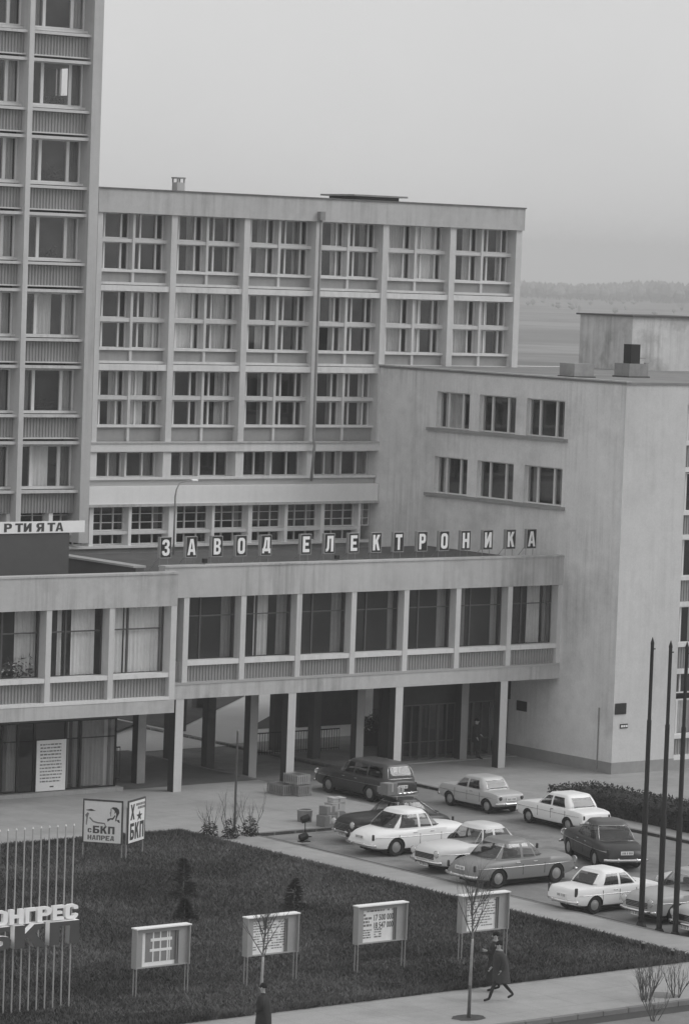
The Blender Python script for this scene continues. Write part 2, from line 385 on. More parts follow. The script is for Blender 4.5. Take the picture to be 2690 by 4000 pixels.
# ------------------------------------------------------------------ building parts
def corr(name, parent, x0, x1, z0, z1, y, mat, pitch=.17, depth=.05):
    """vertically ribbed sheet facing -Y; y is the front of the ribs"""
    n = max(3, round((x1-x0)/pitch)); wdt = round(x1-x0, 3); hgt = round(z1-z0, 3)
    def mk():
        xs, ys = [], []; st = wdt/n
        for i in range(n):
            xs += [i*st, i*st+st*.12, i*st+st*.5, i*st+st*.62]; ys += [depth, 0, 0, depth]
        xs.append(wdt); ys.append(depth)
        V = [(a, b, 0) for a, b in zip(xs, ys)]+[(a, b, hgt) for a, b in zip(xs, ys)]; k = len(xs)
        return me(name, V, [(i, i+1, i+1+k, i+k) for i in range(k-1)], (mat,))
    return link(name, cached(('corr', wdt, hgt, mat.name, pitch, depth), mk), parent, rel((x0, y, z0), parent))
def curtain_mesh(wdt, hgt, mat, folds, seed, top=1.0):
    def mk():
        g = random.Random(seed); n = max(8, int(wdt*26)); V = []; ph = g.random()*6
        for j in range(4):
            z = hgt*(1-j/3)
            for i in range(n+1):
                x = wdt*i/n; q = x*folds*6.28+ph+g.uniform(-.15, .15)
                V.append((x, .03*math.sin(q)+.02*math.sin(q*.37+j*.3), z))
        F = [(j*(n+1)+i, (j+1)*(n+1)+i, (j+1)*(n+1)+i+1, j*(n+1)+i+1) for j in range(3) for i in range(n)]
        return me('curtain', V, F, (mat,), smooth=True)
    return cached(('curt', round(wdt, 2), round(hgt, 2), mat.name, folds, seed), mk)
def window(parent, x0, x1, z0, z1, y, mull=(), rails=(), fw=.06, mw=.07, fmat=None, gmat=None, curtains=(), dep=.08, name='window', cy=.18):
    """framed window facing -Y in the plane y; mull/rails as fractions; curtains (a,b,material)"""
    fmat = fmat or FRAME; gmat = gmat or GLASS
    wdt, hgt = round(x1-x0, 3), round(z1-z0, 3)
    def mk():
        B = [(0, fw, 0, dep, 0, hgt), (wdt-fw, wdt, 0, dep, 0, hgt), (fw, wdt-fw, 0, dep, 0, fw), (fw, wdt-fw, 0, dep, hgt-fw, hgt)]
        for f in mull: B.append((f*wdt-mw/2, f*wdt+mw/2, -.012, dep, fw, hgt-fw))
        xs = [fw]+[f*wdt for f in mull]+[wdt-fw]
        for f in rails:
            for i in range(len(xs)-1):
                a = xs[i]+(mw/2 if i else 0); b = xs[i+1]-(mw/2 if i < len(xs)-2 else 0)
                B.append((a, b, .004, dep-.004, f*hgt-mw*.35, f*hgt+mw*.35))
        return me(name, *cubes(B), (fmat,))
    o = link(name, cached(('win', wdt, hgt, tuple(mull), tuple(rails), fw, mw, fmat.name, dep), mk), parent, rel((x0, y, z0), parent))
    gm = cached(('pane', wdt, hgt, fw, gmat.name), lambda: me('pane', [(fw, 0, fw), (wdt-fw, 0, fw), (wdt-fw, 0, hgt-fw), (fw, 0, hgt-fw)], [(0, 1, 2, 3)], (gmat,)))
    link('pane', gm, o, (0, dep*.5, 0))
    for a, b, mt in curtains:
        cw = max(.12, round((b-a)*wdt, 1)); s = rnd.randint(0, 2)
        link('curtain', curtain_mesh(cw, hgt-.1, mt, 5.5, s), o, (a*wdt, cy+dep, .05))
    return o
def rand_curtains(full=.08, none=.12):
    q = rnd.random()
    if q < full: return [(.04, .97, CURT)]
    if q < full+none: return []
    out = []; m = rnd.choice((CURT, CURT, CURTD, CURTD, CURTW))
    out.append((rnd.uniform(.58, .74), .97, m))
    if rnd.random() < .45: out.append((.04, rnd.uniform(.14, .34), m))
    return out
def fx(x, y, yref): return x*y/yref
def fz(z, y, yref): return H+(z-H)*y/yref

# ------------------------------------------------------------------ tower block (left edge)
YT = 132.6
tower = empty('tower_block', (79.5, YT, 0), 'tall office tower with ribbed panels between pale fins, cut by the left frame', 'building')
TX = [79.82, 83.10, 86.37, 89.65]
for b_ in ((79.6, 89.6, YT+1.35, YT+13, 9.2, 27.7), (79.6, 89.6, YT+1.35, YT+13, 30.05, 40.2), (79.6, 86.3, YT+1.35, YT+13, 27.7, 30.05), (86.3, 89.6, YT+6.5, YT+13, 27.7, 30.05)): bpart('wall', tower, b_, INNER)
for b_ in ((89.65, 90.14, YT, YT+13.2, 9.0, 28.49), (89.65, 90.14, YT, YT+13.2, 29.71, 40.4), (89.65, 90.14, YT, 134.5, 28.49, 29.71), (90.04, 90.14, 134.5, 135.10, 28.49, 29.71), (90.04, 90.14, 135.75, 135.96, 28.49, 29.71), (90.04, 90.14, 136.06, 136.8, 28.49, 29.71), (89.65, 90.14, 136.8, YT+13.2, 28.49, 29.71)): bpart('end_pier', tower, b_, CONC)   # the end window lets the sky show through the room
bpart('roof', tower, (79.4, 90.2, YT-.1, YT+13.3, 40.4, 40.9), FASC)
for x in TX[:3]: bpart('pilaster', tower, (x, x+.25, YT+.02, YT+.85, 9.2, 40.4), FIN)
yw = YT+.78
for k in range(-3, 7):
    zk = 31.09-3.295*k
    for i in range(3):
        a, b = TX[i]+(.25), TX[i+1]
        bpart('sill', tower, (a, b, YT+.48, YT+.80, zk+.04, zk+.15), FIN)
        bpart('ledge', tower, (a, b, YT+.16, YT+.80, zk-.12, zk), FIN)
        bpart('lintel', tower, (a, b, YT+.16, YT+.80, zk+2.0, zk+2.13), FIN)
        bpart('ledge', tower, (a, b, YT+.24, YT+.80, zk+2.23, zk+2.29), FIN)
        bpart('panel_backing', tower, (a, b, YT+.48, YT+.86, zk-1.005, zk-.14), PANEL)
        corr('spandrel_panel', tower, a+.01, b-.01, zk-1.005, zk-.14, YT+.42, PANEL, .155, .05)
        cs = []
        q = rnd.random()
        cs = [(.82, .97, rnd.choice((CURT, CURTD)))]
        if k == 1 and i == 2: q = .58
        if q < .55: cs.append((.33, rnd.uniform(.5, .75), rnd.choice((CURT, CURT, CURTW, CURTD))))
        if q > .6: cs.append((.03, .28, CURTD))
        wo = window(tower, a, b, fz(zk+.12, yw, YT), fz(zk+1.99, yw, YT), yw, mull=(.31, .785), fw=.07, mw=.15, curtains=cs)
        if (i == 2 and k in (1, 2, 3, 5)) or (i == 1 and k == 5):
            V, F = [], []; g = random.Random(k)
            for _ in range(90):
                c = Vector((g.uniform(.33, .74)*3.0, g.uniform(.12, .3), .1+abs(g.gauss(0, .2)))); d = Vector((g.gauss(0, .09), g.gauss(0, .05), g.gauss(.03, .09))); e = d.orthogonal().normalized()*.035
                n = len(V); V += [c-e, c+d, c+e, c-d]; F.append((n, n+1, n+2, n+3))
            pt = link('window_plant', me('window_plant', V, F, (LEAFP,)), wo, (0, 0, .02))
# ------------------------------------------------------------------ long office block behind
YB = 133.1
back = empty('office_block', (90.45, YB, 0), 'long pale office block with gridded windows and a drainpipe, behind the bridge wing', 'building')
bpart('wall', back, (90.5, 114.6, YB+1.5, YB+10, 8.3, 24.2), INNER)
bpart('wall', back, (90.2, 115.0, YB+1.7, YB+10.2, 8.0, 8.295), CONC)
bpart('fascia', back, (90.43, 114.96, YB-.12, YB+10.4, 23.47, 24.50), FASC)
bpart('roof_edge', back, (90.40, 115.0, YB-.18, YB+10.5, 24.50, 24.56), M('coping', .16, var=.3, scale=2))
PX_ = [90.50, 94.45, 98.46, 102.52, 106.44, 110.48, 114.56]
PWd = [.27, .32, .32, .30, .33, .34, .36]
for i, (x, wd) in enumerate(zip(PX_, PWd)):
    bpart('pilaster', back, (x, x+wd, YB, YB+.85, 13.40 if i < 5 else 16.7, 23.47), FIN)
    if i < 4: bpart('pilaster', back, (x-.06, x+wd+.06, YB+.02, YB+.85, 11.83, 12.97), BEAM)
bpart('end_wall', back, (114.60, 114.94, YB+.85, YB+10, 8.0, 23.47), CONC)
yb = YB+.66
STO = [(23.47, 22.35, 22.19, 21.0, 20.44, 20.05), (20.05, 18.87, 18.69, 17.56, 16.97, 16.56), (16.56, 15.42, 15.25, 14.15, 13.41, 12.97)]
for s, (zt, t1, t0, zs, zp, zb) in enumerate(STO):
    nb = 6 if s < 2 else 4
    for i in range(nb):
        a, b = PX_[i]+PWd[i], PX_[i+1]
        c = (a+b)/2-.03
        for (u, v, side) in ((a, c, 0), (c+.13, b, 1)):
            full = (s == 1 and i == 1 and side == 0) or (s == 0 and i == 4 and side == 1)
            none = (s == 0 and i == 0 and side == 1)
            base = [(.03, .97, CURTW)] if full else ([] if none else rand_curtains(.03, .15))
            if s == 1 and i == 1 and side == 1: base = [(.45, .97, CURT)]
            if s == 2 and i == 0 and side == 1: base = [(.1, .6, CURTW), (.75, .97, CURTD)]
            if s == 1 and i in (4, 5): base = [(.40, .97, CURT)] if side == 0 else [(.15, .5, CURTW), (.80, .97, CURTD)]
            f = (.29, .78)
            window(back, u, v, fz(t1, yb, YB), fz(zt, yb, YB), yb, mull=f, fw=.05, mw=.085, curtains=base)
            window(back, u, v, fz(zs-.02, yb, YB), fz(t0, yb, YB), yb, mull=f, fw=.05, mw=.085, curtains=base)
        bpart('mullion', back, (c, c+.13, YB+.30, yb+.10, zp, zt), FIN)
        bpart('transom', back, (a, c, YB+.34, yb+.02, t0, t1), FIN); bpart('transom', back, (c+.13, b, YB+.34, yb+.02, t0, t1), FIN)
        bpart('sill', back, (a, b, YB+.26, yb+.02, zs-.12, zs-.01), BEAM)
        bpart('spandrel_panel', back, (a, b, YB+.40, yb+.1, zp, zs-.12), PANELS)
        bpart('ledge', back, (a, b, YB+.22, yb+.1, zp-.11, zp), FIN)
        if s < 2: bpart('beam', back, (a, b, YB+.05, yb+.1, zb, zp-.14), BEAM)
bpart('beam', back, (90.36, 106.55, YB-.10, yb+.1, 12.97, 13.34), BEAM); bpart('coping', back, (90.34, 106.55, YB-.16, yb+.1, 13.34, 13.41), FASC)
for i in range(4):                                            # the low row under the deep beam
    a, b = PX_[i]+PWd[i]+.06, PX_[i+1]-.06 if i < 3 else 106.5
    c = (a+b)/2
    for (u, v) in ((a, c-.05), (c+.05, b)):
        window(back, u, v, fz(11.85, yb, YB), fz(12.97, yb, YB), yb, mull=(.06, .60), fw=.05, mw=.08, curtains=[(.62, .97, CURTD)] if rnd.random() < .7 else [])
    bpart('mullion', back, (c-.05, c+.05, YB+.36, yb+.1, 11.83, 12.97), FIN)
bpart('sill', back, (90.36, 106.5, YB-.02, yb+.1, 11.72, 11.83), BEAM)
bpart('parapet_wall', back, (90.34, 106.5, YB+.10, yb+.1, 11.44, 11.72), JAMB)
bpart('white_band', back, (90.30, 106.5, YB-.22, yb+.1, 10.66, 11.44), WHITEB)
bpart('ledge', back, (90.28, 106.5, YB-.28, yb+.1, 10.54, 10.655), FASC)
LP = [(86.2, .2), (88.4, .2), (90.53, .21), (92.62, .16), (94.80, .43), (97.18, .14), (99.21, .22), (101.28, .17), (103.37, .20), (105.56, .14)]
for x, wd in LP: bpart('pilaster', back, (x, x+wd, YB, YB+.5, 8.7, 10.54), WHITE)
yl = YB+.40
for i in range(len(LP)-1):
    a, b = LP[i][0]+LP[i][1], LP[i+1][0]
    cs = [(.75, .97, CURTD)] if i % 2 else []
    window(back, a, b, 9.44, 10.54, yl, mull=(.36, .70), rails=(.33, .67), fw=.05, mw=.045, curtains=cs)
    window(back, a, b, 8.82, 9.30, yl, mull=(.36, .70), fw=.05, mw=.045)
    bpart('sill', back, (a, b, YB+.08, yl+.1, 9.30, 9.44), BEAM)
window(back, 105.70, 106.5, 9.44, 10.54, yl, mull=(.5,), rails=(.33, .67), fw=.05, mw=.045)
bpart('sill', back, (86.2, 106.5, YB-.06, yl+.1, 8.70, 8.81), BEAM)
bpart('wall', back, (84.2, 106.5, YB+.12, yl+.5, 8.0, 8.695), PLINTH)
for x in (91.5, 97.3, 103.2, 109.0, 114.5):                      # stilts; the tall undercroft is made up to let light through
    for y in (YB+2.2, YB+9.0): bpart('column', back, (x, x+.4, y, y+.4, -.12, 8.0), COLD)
bpart('wall', back, (103.4, 112, YB+1.2, YB+1.5, 0, 8.3), M('dark_glazing', .05, rough=.3, var=.4, scale=.7))
# drainpipe with hopper
V, F = tube([(102.60, YB-.24, 23.55), (102.60, YB-.24, 13.6), (102.58, YB-.34, 13.2), (102.46, YB-.34, 11.6)], .065, 8)
dp = link('drainpipe', me('drainpipe', [tuple(Vector(v)-back.location) for v in V], F, (PIPE,), smooth=True), back)
bpart('hopper', back, (102.47, 102.75, YB-.36, YB-.123, 23.52, 23.92), PIPE)
# chimney and flat roof hatch
ch = empty('roof_vent', (95.1, YB+.5, 24.56), 'small open-topped vent standing on the long roof near the tower', 'vent')
bspart('shaft', ch, [(94.88, 95.29, YB+.3, YB+.7, 24.56, 24.93)], CONC)
for dx in (0, .36):
    for dy in (0, .35): bpart('post', ch, (94.88+dx, 94.93+dx, YB+.3+dy, YB+.35+dy, 24.93, 25.10), PIPE)
bpart('cap', ch, (94.85, 95.32, YB+.27, YB+.73, 25.10, 25.16), PIPE)
hb = empty('roof_hatch', (108, YB+3, 24.56), 'low flat dark hatch lying on the long roof right of centre', 'roof hatch')
bpart('curb', hb, (106.3, 108.9, YB+2.0, YB+4.0, 24.56, 24.76), DARKB)
bpart('lid', hb, (106.0, 109.2, YB+1.7, YB+4.3, 24.76, 24.84), PIPE)

# ------------------------------------------------------------------ side wing (plain wall, right)
XW, YWf = 106.55, 116.2
wing = empty('side_wing', (XW, YWf, 0), 'plain rendered wing with two rows of three windows, right of the entrance', 'building')
WROWS = [(14.28, 15.94), (11.30, 12.98)]
WCOLS = [(120.12, 122.66), (123.38, 125.90), (126.58, 128.90)]
def pierced_wall(name, parent, mat):
    """the -X wall as boxes around the six openings"""
    B = []; zs = [0.5]; th = .4
    ys = [YWf]; 
    for a, b in WCOLS: ys += [a, b]
    ys.append(YB+1.4)
    lv = [.5, WROWS[1][0], WROWS[1][1], WROWS[0][0], WROWS[0][1], 16.84]
    for j in range(5):
        if j in (1, 3):
            for i in range(0, 7, 2): B.append((XW, XW+th, ys[i], ys[i+1], lv[j], lv[j+1]))
        else: B.append((XW, XW+th, YWf, YB+1.4, lv[j], lv[j+1]))
    return bspart(name, parent, B, mat)
WFRONT = M('wing_front', .60, var=.10, scale=.7, streak=.12, bump=.15, blot=(.4, .55, .75, .86))  # same paint as the side, kept darker where more light falls
pwo = pierced_wall('wall', wing, WINGM); pwo.data.materials.append(WFRONT)
for p in pwo.data.polygons:                                   # the corner's street face takes the front colour, toned for its stronger light
    if p.normal.y < -.9 and p.center.y < .01: p.material_index = 1
bpart('plinth', wing, (XW-.02, XW+.4, YWf-.02, YB+1.4, 0, .5), PLINTH)
bpart('wall', wing, (XW+.4, 110.2, YWf, YWf+.4, .5, 16.84), M('wing_front', .60, var=.10, scale=.7, streak=.12, bump=.15, blot=(.4, .55, .75, .86)))
bpart('plinth', wing, (XW+.4, 110.2, YWf-.02, YWf+.4, 0, .5), PLINTH)
bpart('wall', wing, (XW+.9, 130, YWf+1.0, YB+1.4, 0, 16.80), INNER)
bpart('roof', wing, (XW-.06, 132, YWf-.06, YB+1.45, 16.84, 16.93), M('roof_gravel', .24, var=.2, scale=1))
bpart('roof_edge', wing, (XW-.10, XW+.2, YWf-.10, YB+1.4, 16.93, 16.99), FASC)
for (z0, z1) in WROWS:
    bpart('sill', wing, (XW-.14, XW+.28, 119.85, 129.45, z0-.14, z0), PLINTH)
    for n, (a, b) in enumerate(WCOLS):
        wd, hg = b-a, z1-z0
        fm = cached(('ww', round(wd, 2), round(hg, 2)), lambda: me('window', *cubes([(0, .08, 0, .06, 0, hg), (0, .08, wd-.06, wd, 0, hg), (0, .08, .06, wd-.06, 0, .06), (0, .08, .06, wd-.06, hg-.06, hg), (-.01, .08, wd*.26, wd*.26+.12, .06, hg-.06), (-.01, .08, wd*.74-.12, wd*.74, .06, hg-.06)]), (FRAME,)))
        o = link('window', fm, wing, rel((XW+.20, a, z0), wing))
        link('pane', cached(('wp', round(wd, 2)), lambda: me('pane', [(0, .06, .06), (0, wd-.06, .06), (0, wd-.06, hg-.06), (0, .06, hg-.06)], [(0, 3, 2, 1)], (GLASS,))), o, (.04, 0, 0))
        for (p, q, mt) in ((.02, .24, CURTD), (.78, .98, CURTD)) if n == 0 else (((.05, .25, CURTD),) if n == 1 else ((.4, .98, CURT),) if z0 > 14 else ((.76, .98, CURT),)):
            if n == 0 and z0 > 14 and p > .5: continue
            c = link('curtain', curtain_mesh(round((q-p)*wd, 1), hg-.1, mt, 5.5, 1), o, (.3, p*wd, .05), (0, 0, R(90)))
# windows of the wing's street front, only a sliver shows at the right frame
for z0, z1, sp in ((14.35, 16.0, 13.25), (11.30, 13.0, 10.30), (8.44, 10.1, 7.35), (5.51, 7.14, 4.4), (1.47, 3.04, .6)):
    for a in (110.25, 112.2):
        window(wing, a, a+1.85, z0, z1, YWf+.42, mull=(.22, .78), fw=.06, mw=.10, curtains=rand_curtains(.1, .2))
        bpart('sill', wing, (a, a+1.85, YWf+.16, YWf+.50, z0-.14, z0), BEAM)
        bpart('panel_backing', wing, (a, a+1.85, YWf+.37, YWf+.7, sp, z0-.14), PANEL)
        corr('spandrel_panel', wing, a, a+1.85, sp, z0-.14, YWf+.30, PANEL, .16, .05)
        bpart('beam', wing, (a, a+1.85, YWf+.10, YWf+.6, sp-.2, sp), BEAM)
    bpart('pilaster', wing, (112.08, 112.2, YWf+.02, YWf+.6, 0, 16.84), FIN) if z0 > 14 else None
bpart('wall', wing, (110.2, 114.05, YWf+.05, YWf+.6, 16.0, 16.84), CONC)
bpart('wall', wing, (110.2, 114.05, YWf+.1, YWf+.6, 0, .4), PLINTH)
window(wing, 110.25, 112.05, 3.3, 4.2, YWf+.42, mull=(.3,), fw=.06, mw=.08)
bpart('wall', wing, (114.05, 130, YWf, YWf+1, 0, 16.84), CONC)
V, F = tube([(XW-.05, 117.08, .1), (XW-.05, 117.08, 2.8)], .03, 6)
link('conductor_pipe', me('conductor_pipe', [tuple(Vector(v)-wing.location) for v in V], F, (PIPE,)), wing)
pq = tag(link('wall_plaque', me('wall_plaque', *bev(0, .64, -.05, 0, 0, .48, .012), (SIGNB,)), None, (106.62, YWf, 2.60)), 'square black plaque on the pale wall corner right of the entrance', 'plaque')
pq2 = tag(link('wall_plaque', me('wall_plaque', *bev(-.05, 0, 0, .68, 0, .44, .012), (SIGNB,)), None, (XW, 121.85, 2.06)), 'dark square plaque on the shaded wall beside the entrance doors', 'plaque')
nb = empty('notice_plate', (106.95, YWf, 1.98), 'small notice plate with a dark border below the black plaque', 'notice')
link('plate', me('plate', *bev(0, .44, -.04, 0, 0, .19, .008), (SIGNB,)), nb); 
for k, (a, b) in enumerate(((.03, .15), (.17, .26), (.29, .41))): link('print_line', me('print_line', *cubes([(a, b, -.045, -.041, .05, .14)]), (PAPER,)), nb)
# roof house and two ventilation blocks on the wing
ph = empty('roof_house', (120.35, 131, 16.93), 'stained plaster rooftop house rising above the side wing', 'roof house')
PHM = M('stained_plaster', .60, var=.18, scale=.9, streak=.5, bump=.2, blot=(.6, .5, .7, .6))
bpart('wall', ph, (120.35, 126, 131, 134.8, 16.93, 19.52), PHM)
bpart('roof', ph, (120.2, 126.2, 130.85, 134.95, 19.52, 19.60), ROOFT)
for n, (x, y, lb) in enumerate(((107.9, 121.1, 'low grey masonry vent block on the wing roof edge, left one'), (111.9, 121.9, 'low grey masonry vent block with a tall black flue, on the wing roof'))):
    v = empty('vent_block', (x, y, 16.93), lb, 'vent block')
    bpart('block', v, (x, x+1.15, y, y+1.0, 16.99, 17.55), M('vent_masonry', .30, var=.25, scale=2, streak=.2))
    bpart('base_strip', v, (x-.06, x+1.21, y-.06, y+1.06, 16.93, 16.99), ROOFT)
    if n:
        bpart('flue', v, (x+.30, x+.85, y+.25, y+.75, 17.55, 18.42), BLACK)
        bpart('bracket', v, (x+1.15, x+1.35, y+.2, y+.3, 17.55, 17.60), PIPE); bpart('bracket', v, (x+.85, x+1.2, y+.25, y+.32, 17.78, 17.82), PIPE)
pw = tag(bpart('parapet_wall', None, (112, 131, 140.6, 141.0, -.3, 16.75), WHITEB), 'pale parapet line seen behind the wing roof, right of the long block', 'wall')

# ------------------------------------------------------------------ bridge wing on columns (centre)
YF = 119.8
br = empty('bridge_wing', (85.3, YF, 0), 'two-storey-high pale wing raised on columns, with the lettered roof', 'building')
bpart('fascia', br, (85.20, 106.53, YF, YF+.4, 7.90, 9.14), FASC)
bpart('coping', br, (85.20, 106.53, YF-.05, YF+.45, 9.14, 9.21), FASC)
bpart('roof', br, (84.5, 106.53, YF+.45, 129.2, 8.55, 8.85), ROOFT)
bpart('parapet_wall', br, (84.1, 84.5, YF+.46, YB+.1, 8.0, 9.12), DARKB); bpart('coping', br, (84.0, 84.6, YF+.46, YB+.1, 9.12, 9.20), M('coping_light', .42, var=.2, scale=1))
bpart('beam', br, (85.22, 106.53, YF, YF+.5, 3.78, 4.36), FASC)
bpart('ledge', br, (85.22, 106.5, YF-.03, YF+.5, 4.36, 4.45), JAMB)
bpart('soffit', br, (85.22, 106.53, YF+.5, 129.2, 3.85, 4.10), M('soffit', .16, var=.15))  # soffit coloured dark to deepen the passage shade
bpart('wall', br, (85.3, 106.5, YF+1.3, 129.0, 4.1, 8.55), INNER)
FX = [86.24, 89.11, 91.98, 94.85, 97.68, 100.54, 103.45, 106.33]
for x in FX: bpart('fin', br, (x, x+.26, YF+.03, YF+.50, 4.45, 7.90), FIN)
yf = YF+.46
FC = [[(.80, .98, CURTD)], [(.34, .62, CURT), (.80, .98, CURTD)], [(.03, .14, CURTD), (.80, .98, CURTD)], [(.86, .98, CURTD)], [(.80, .98, CURTD)], [(.03, .30, CURTD), (.84, .98, CURTD)], [(.55, .80, CURT), (.9, .98, CURTD)]]
for i in range(7):
    a, b = FX[i]+.26, FX[i+1]
    window(br, a, b, 5.28, 7.90, yf, mull=(.33,), rails=(.69,), fw=.05, mw=.06, fmat=DFRAME, gmat=GLASSD, curtains=FC[i])
    bpart('sill', br, (a, b, YF+.06, yf+.06, 5.12, 5.32), BEAM)
    bpart('panel_backing', br, (a, b, YF+.27, yf+.2, 4.45, 5.12), PANEL)
    corr('spandrel_panel', br, a, b, 4.45, 5.12, YF+.21, PANEL, .15, .05)
window(br, 85.22, 86.24, 5.28, 7.90, yf, rails=(.69,), fw=.05, mw=.06, fmat=DFRAME, gmat=GLASSD)
bpart('panel_backing', br, (85.22, 86.24, YF+.27, yf+.2, 4.45, 5.28), PANEL)
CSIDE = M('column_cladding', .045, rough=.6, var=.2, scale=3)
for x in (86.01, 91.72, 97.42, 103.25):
    for y, m in ((119.62+.2, COLM), (122.4, M('column_mid', .34, var=.1, scale=2)), (125.4, COLD), (128.2, COLD)):  # inner rows coloured darker, passage shade put into the colour
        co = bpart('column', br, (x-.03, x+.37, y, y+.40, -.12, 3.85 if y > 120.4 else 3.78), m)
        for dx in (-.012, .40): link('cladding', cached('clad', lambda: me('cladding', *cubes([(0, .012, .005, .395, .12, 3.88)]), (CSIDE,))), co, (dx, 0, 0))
# dark glazed entrance under the wing
en = empty('entrance_front', (99.75, 122.95, 0), 'dark glazed entrance doors under the bridge wing', 'entrance')
EDK = M('entrance_dark', .035, rough=.35, var=.4, scale=1)
bpart('wall', en, (100.35, 106.5, 122.95, 123.1, 2.5, 3.85), EDK)
for i in range(6):
    a = 100.4+i*1.0
    window(en, a, a+.98, .05, 2.5, 122.97, mull=(.5,), rails=(.32,), fw=.06, mw=.05, fmat=DFRAME, gmat=GLASSD, name='door')
bpart('wall', en, (100.35, 106.5, 124.4, 124.6, 0, 3.85), INNER)
bpart('step', en, (100.2, 106.5, 122.3, 122.95, 0, .05), PAVE)
# planter trough and the railings in the passage
def railing(name, p, q, hgt, label, step=.14):
    d = Vector(q)-Vector(p); n = int(d.length/step); rz = math.atan2(d.y, d.x); Lg = d.length
    r = empty(name, (p[0], p[1], p[2] if len(p) > 2 else 0), label, 'railing', rz=rz)
    V, F = tube([(0, 0, hgt), (Lg, 0, hgt)], .03, 6); link('handrail', me('handrail', V, F, (BLACK,)), r)
    V, F = tube([(0, 0, .1), (Lg, 0, .1)], .02, 6); link('bottom_rail', me('bottom_rail', V, F, (BLACK,)), r)
    bm = cached(('bar', hgt), lambda: me('bar', *tube([(0, 0, 0), (0, 0, hgt)], .014, 5), (BLACK,)))
    for i in range(n+1): link('bar', bm, r, (Lg*i/n, 0, 0))
    return r
railing('railing', (95.7, 127.4), (100.4, 127.4), .95, 'thin dark railing in the passage between the middle columns')
railing('railing', (84.3, 123.4), (85.8, 123.4), 1.4, 'barred gate beside the glazed ground floor on the left')
pl = empty('planter', (103.2, 128.2, 0), 'dark planter with leafy plants deep in the passage', 'planter')
bpart('trough', pl, (102.2, 104.6, 127.8, 128.5, 0, .6), DARKB)
V, F = [], []; g = random.Random(5)
for _ in range(900):
    c = Vector((g.uniform(-1.1, 1.5), g.uniform(-.45, .35), .6+abs(g.gauss(.25, .3)))); d = Vector((g.gauss(0, .08), g.gauss(0, .08), g.gauss(.02, .08))); e = d.orthogonal().normalized()*.03
    n = len(V); V += [c-e, c+d, c+e, c-d]; F.append((n, n+1, n+2, n+3))
link('foliage', me('foliage', V, F, (LEAFP,)), pl)

# ------------------------------------------------------------------ left block with shop glazing below
YL = 118.8
lb = empty('left_block', (72, YL, 0), 'low left block with curtained windows above a glazed ground floor', 'building')
bpart('fascia', lb, (60, 85.17, YL, YL+.4, 7.70, 8.98), FASC); bpart('coping', lb, (60, 85.19, YL-.04, YL+.45, 8.98, 9.06), FASC)
bpart('roof', lb, (60, 84.09, YL+.46, YB+.1, 8.1, 8.4), ROOFT)
bpart('beam', lb, (60, 85.17, YL, YL+.5, 3.40, 3.94), FASC)
bpart('ledge', lb, (60, 84.88, YL-.02, YL+.5, 3.94, 4.06), BEAM)
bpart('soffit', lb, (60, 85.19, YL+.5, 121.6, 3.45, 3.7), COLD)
bpart('end_wall', lb, (84.89, 85.17, YL+.01, YL+1.0, 3.94, 7.70), FIN)
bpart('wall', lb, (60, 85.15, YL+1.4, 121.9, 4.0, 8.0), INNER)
LXs = [70.0, 73.02, 75.99, 78.96, 81.93, 84.89]
for x in LXs[:-1]: bpart('fin', lb, (x, x+.25, YL+.03, YL+.55, 3.96, 7.70), FIN)
yl = YL+.52
LC = [rand_curtains(), rand_curtains(), [(.62, .98, CURT)], [(.02, .10, CURTD), (.27, .36, CURTW), (.50, .90, CURTW)], [(.03, .32, CURTW), (.34, .96, CURTW)]]
for i in range(5):
    a, b = LXs[i]+.25, LXs[i+1]
    wo = window(lb, a, b, 4.98, 7.70, yl, mull=(.36,), rails=(.66,), fw=.05, mw=.07, fmat=DFRAME, gmat=GLASSD, curtains=LC[i], cy=.12)
    bpart('sill', lb, (a, b, YL+.05, yl+.06, 4.84, 5.02), BEAM)
    bpart('panel_backing', lb, (a, b, YL+.33, yl+.2, 4.06, 4.84), PANEL)
    corr('spandrel_panel', lb, a, b, 4.06, 4.84, YL+.27, PANEL, .15, .05)
    if i == 2:
        V, F, I = [], [], []; g = random.Random(9)
        for k in range(300):
            c = Vector((g.uniform(.35, .95)*2.7, g.uniform(.10, .3), .1+abs(g.gauss(.1, .28)))); d = Vector((g.gauss(0, .07), g.gauss(0, .04), g.gauss(.02, .07))); e = d.orthogonal().normalized()*.035
            n = len(V); V += [c-e, c+d, c+e, c-d]; F.append((n, n+1, n+2, n+3)); I.append(1 if k % 12 == 0 else 0)
        link('window_plant', me('window_plant', V, F, (LEAFP, WHITE), I), wo)
# shop front
YS = 121.3
SX = [70, 72.5, 75, 77.0, 78.67, 79.42, 80.21, 81.71, 82.42, 84.16]
for i in range(len(SX)-1):
    cs = {7: [(.1, .45, CURTD)], 8: [(.1, .75, CURTD)], 6: [], 5: [(.02, .3, CURTD)], 4: [(.5, .98, CURTD)]}.get(i, rand_curtains())
    window(lb, SX[i], SX[i+1], .16, 2.95, YS, rails=(.735,), fw=.05, mw=.05, fmat=BLACK, gmat=GLASSD, curtains=cs, name='shop_window')
bpart('wall', lb, (60, 84.1, YS-.02, YS+.3, 2.951, 3.45), DFRAME)
bpart('sill', lb, (60, 84.35, YS-.30, YS+.2, 0, .15), PAVE)
bpart('wall', lb, (60, 84.16, 123.6, 123.8, 0, 3.45), M('shop_interior', .10, var=.4, scale=.6)); bpart('wall', lb, (83.96, 84.16, YS+.12, 133, 0, 3.45), PLINTH)
bpart('column', lb, (83.62, 83.92, 121.6, 121.9, .15, 3.45), COLM); bpart('column', lb, (79.0, 79.3, 121.9, 122.2, .15, 3.45), COLM)
bpart('column', lb, (82.5, 82.65, 121.9, 122.05, .15, 3.45), COLM)
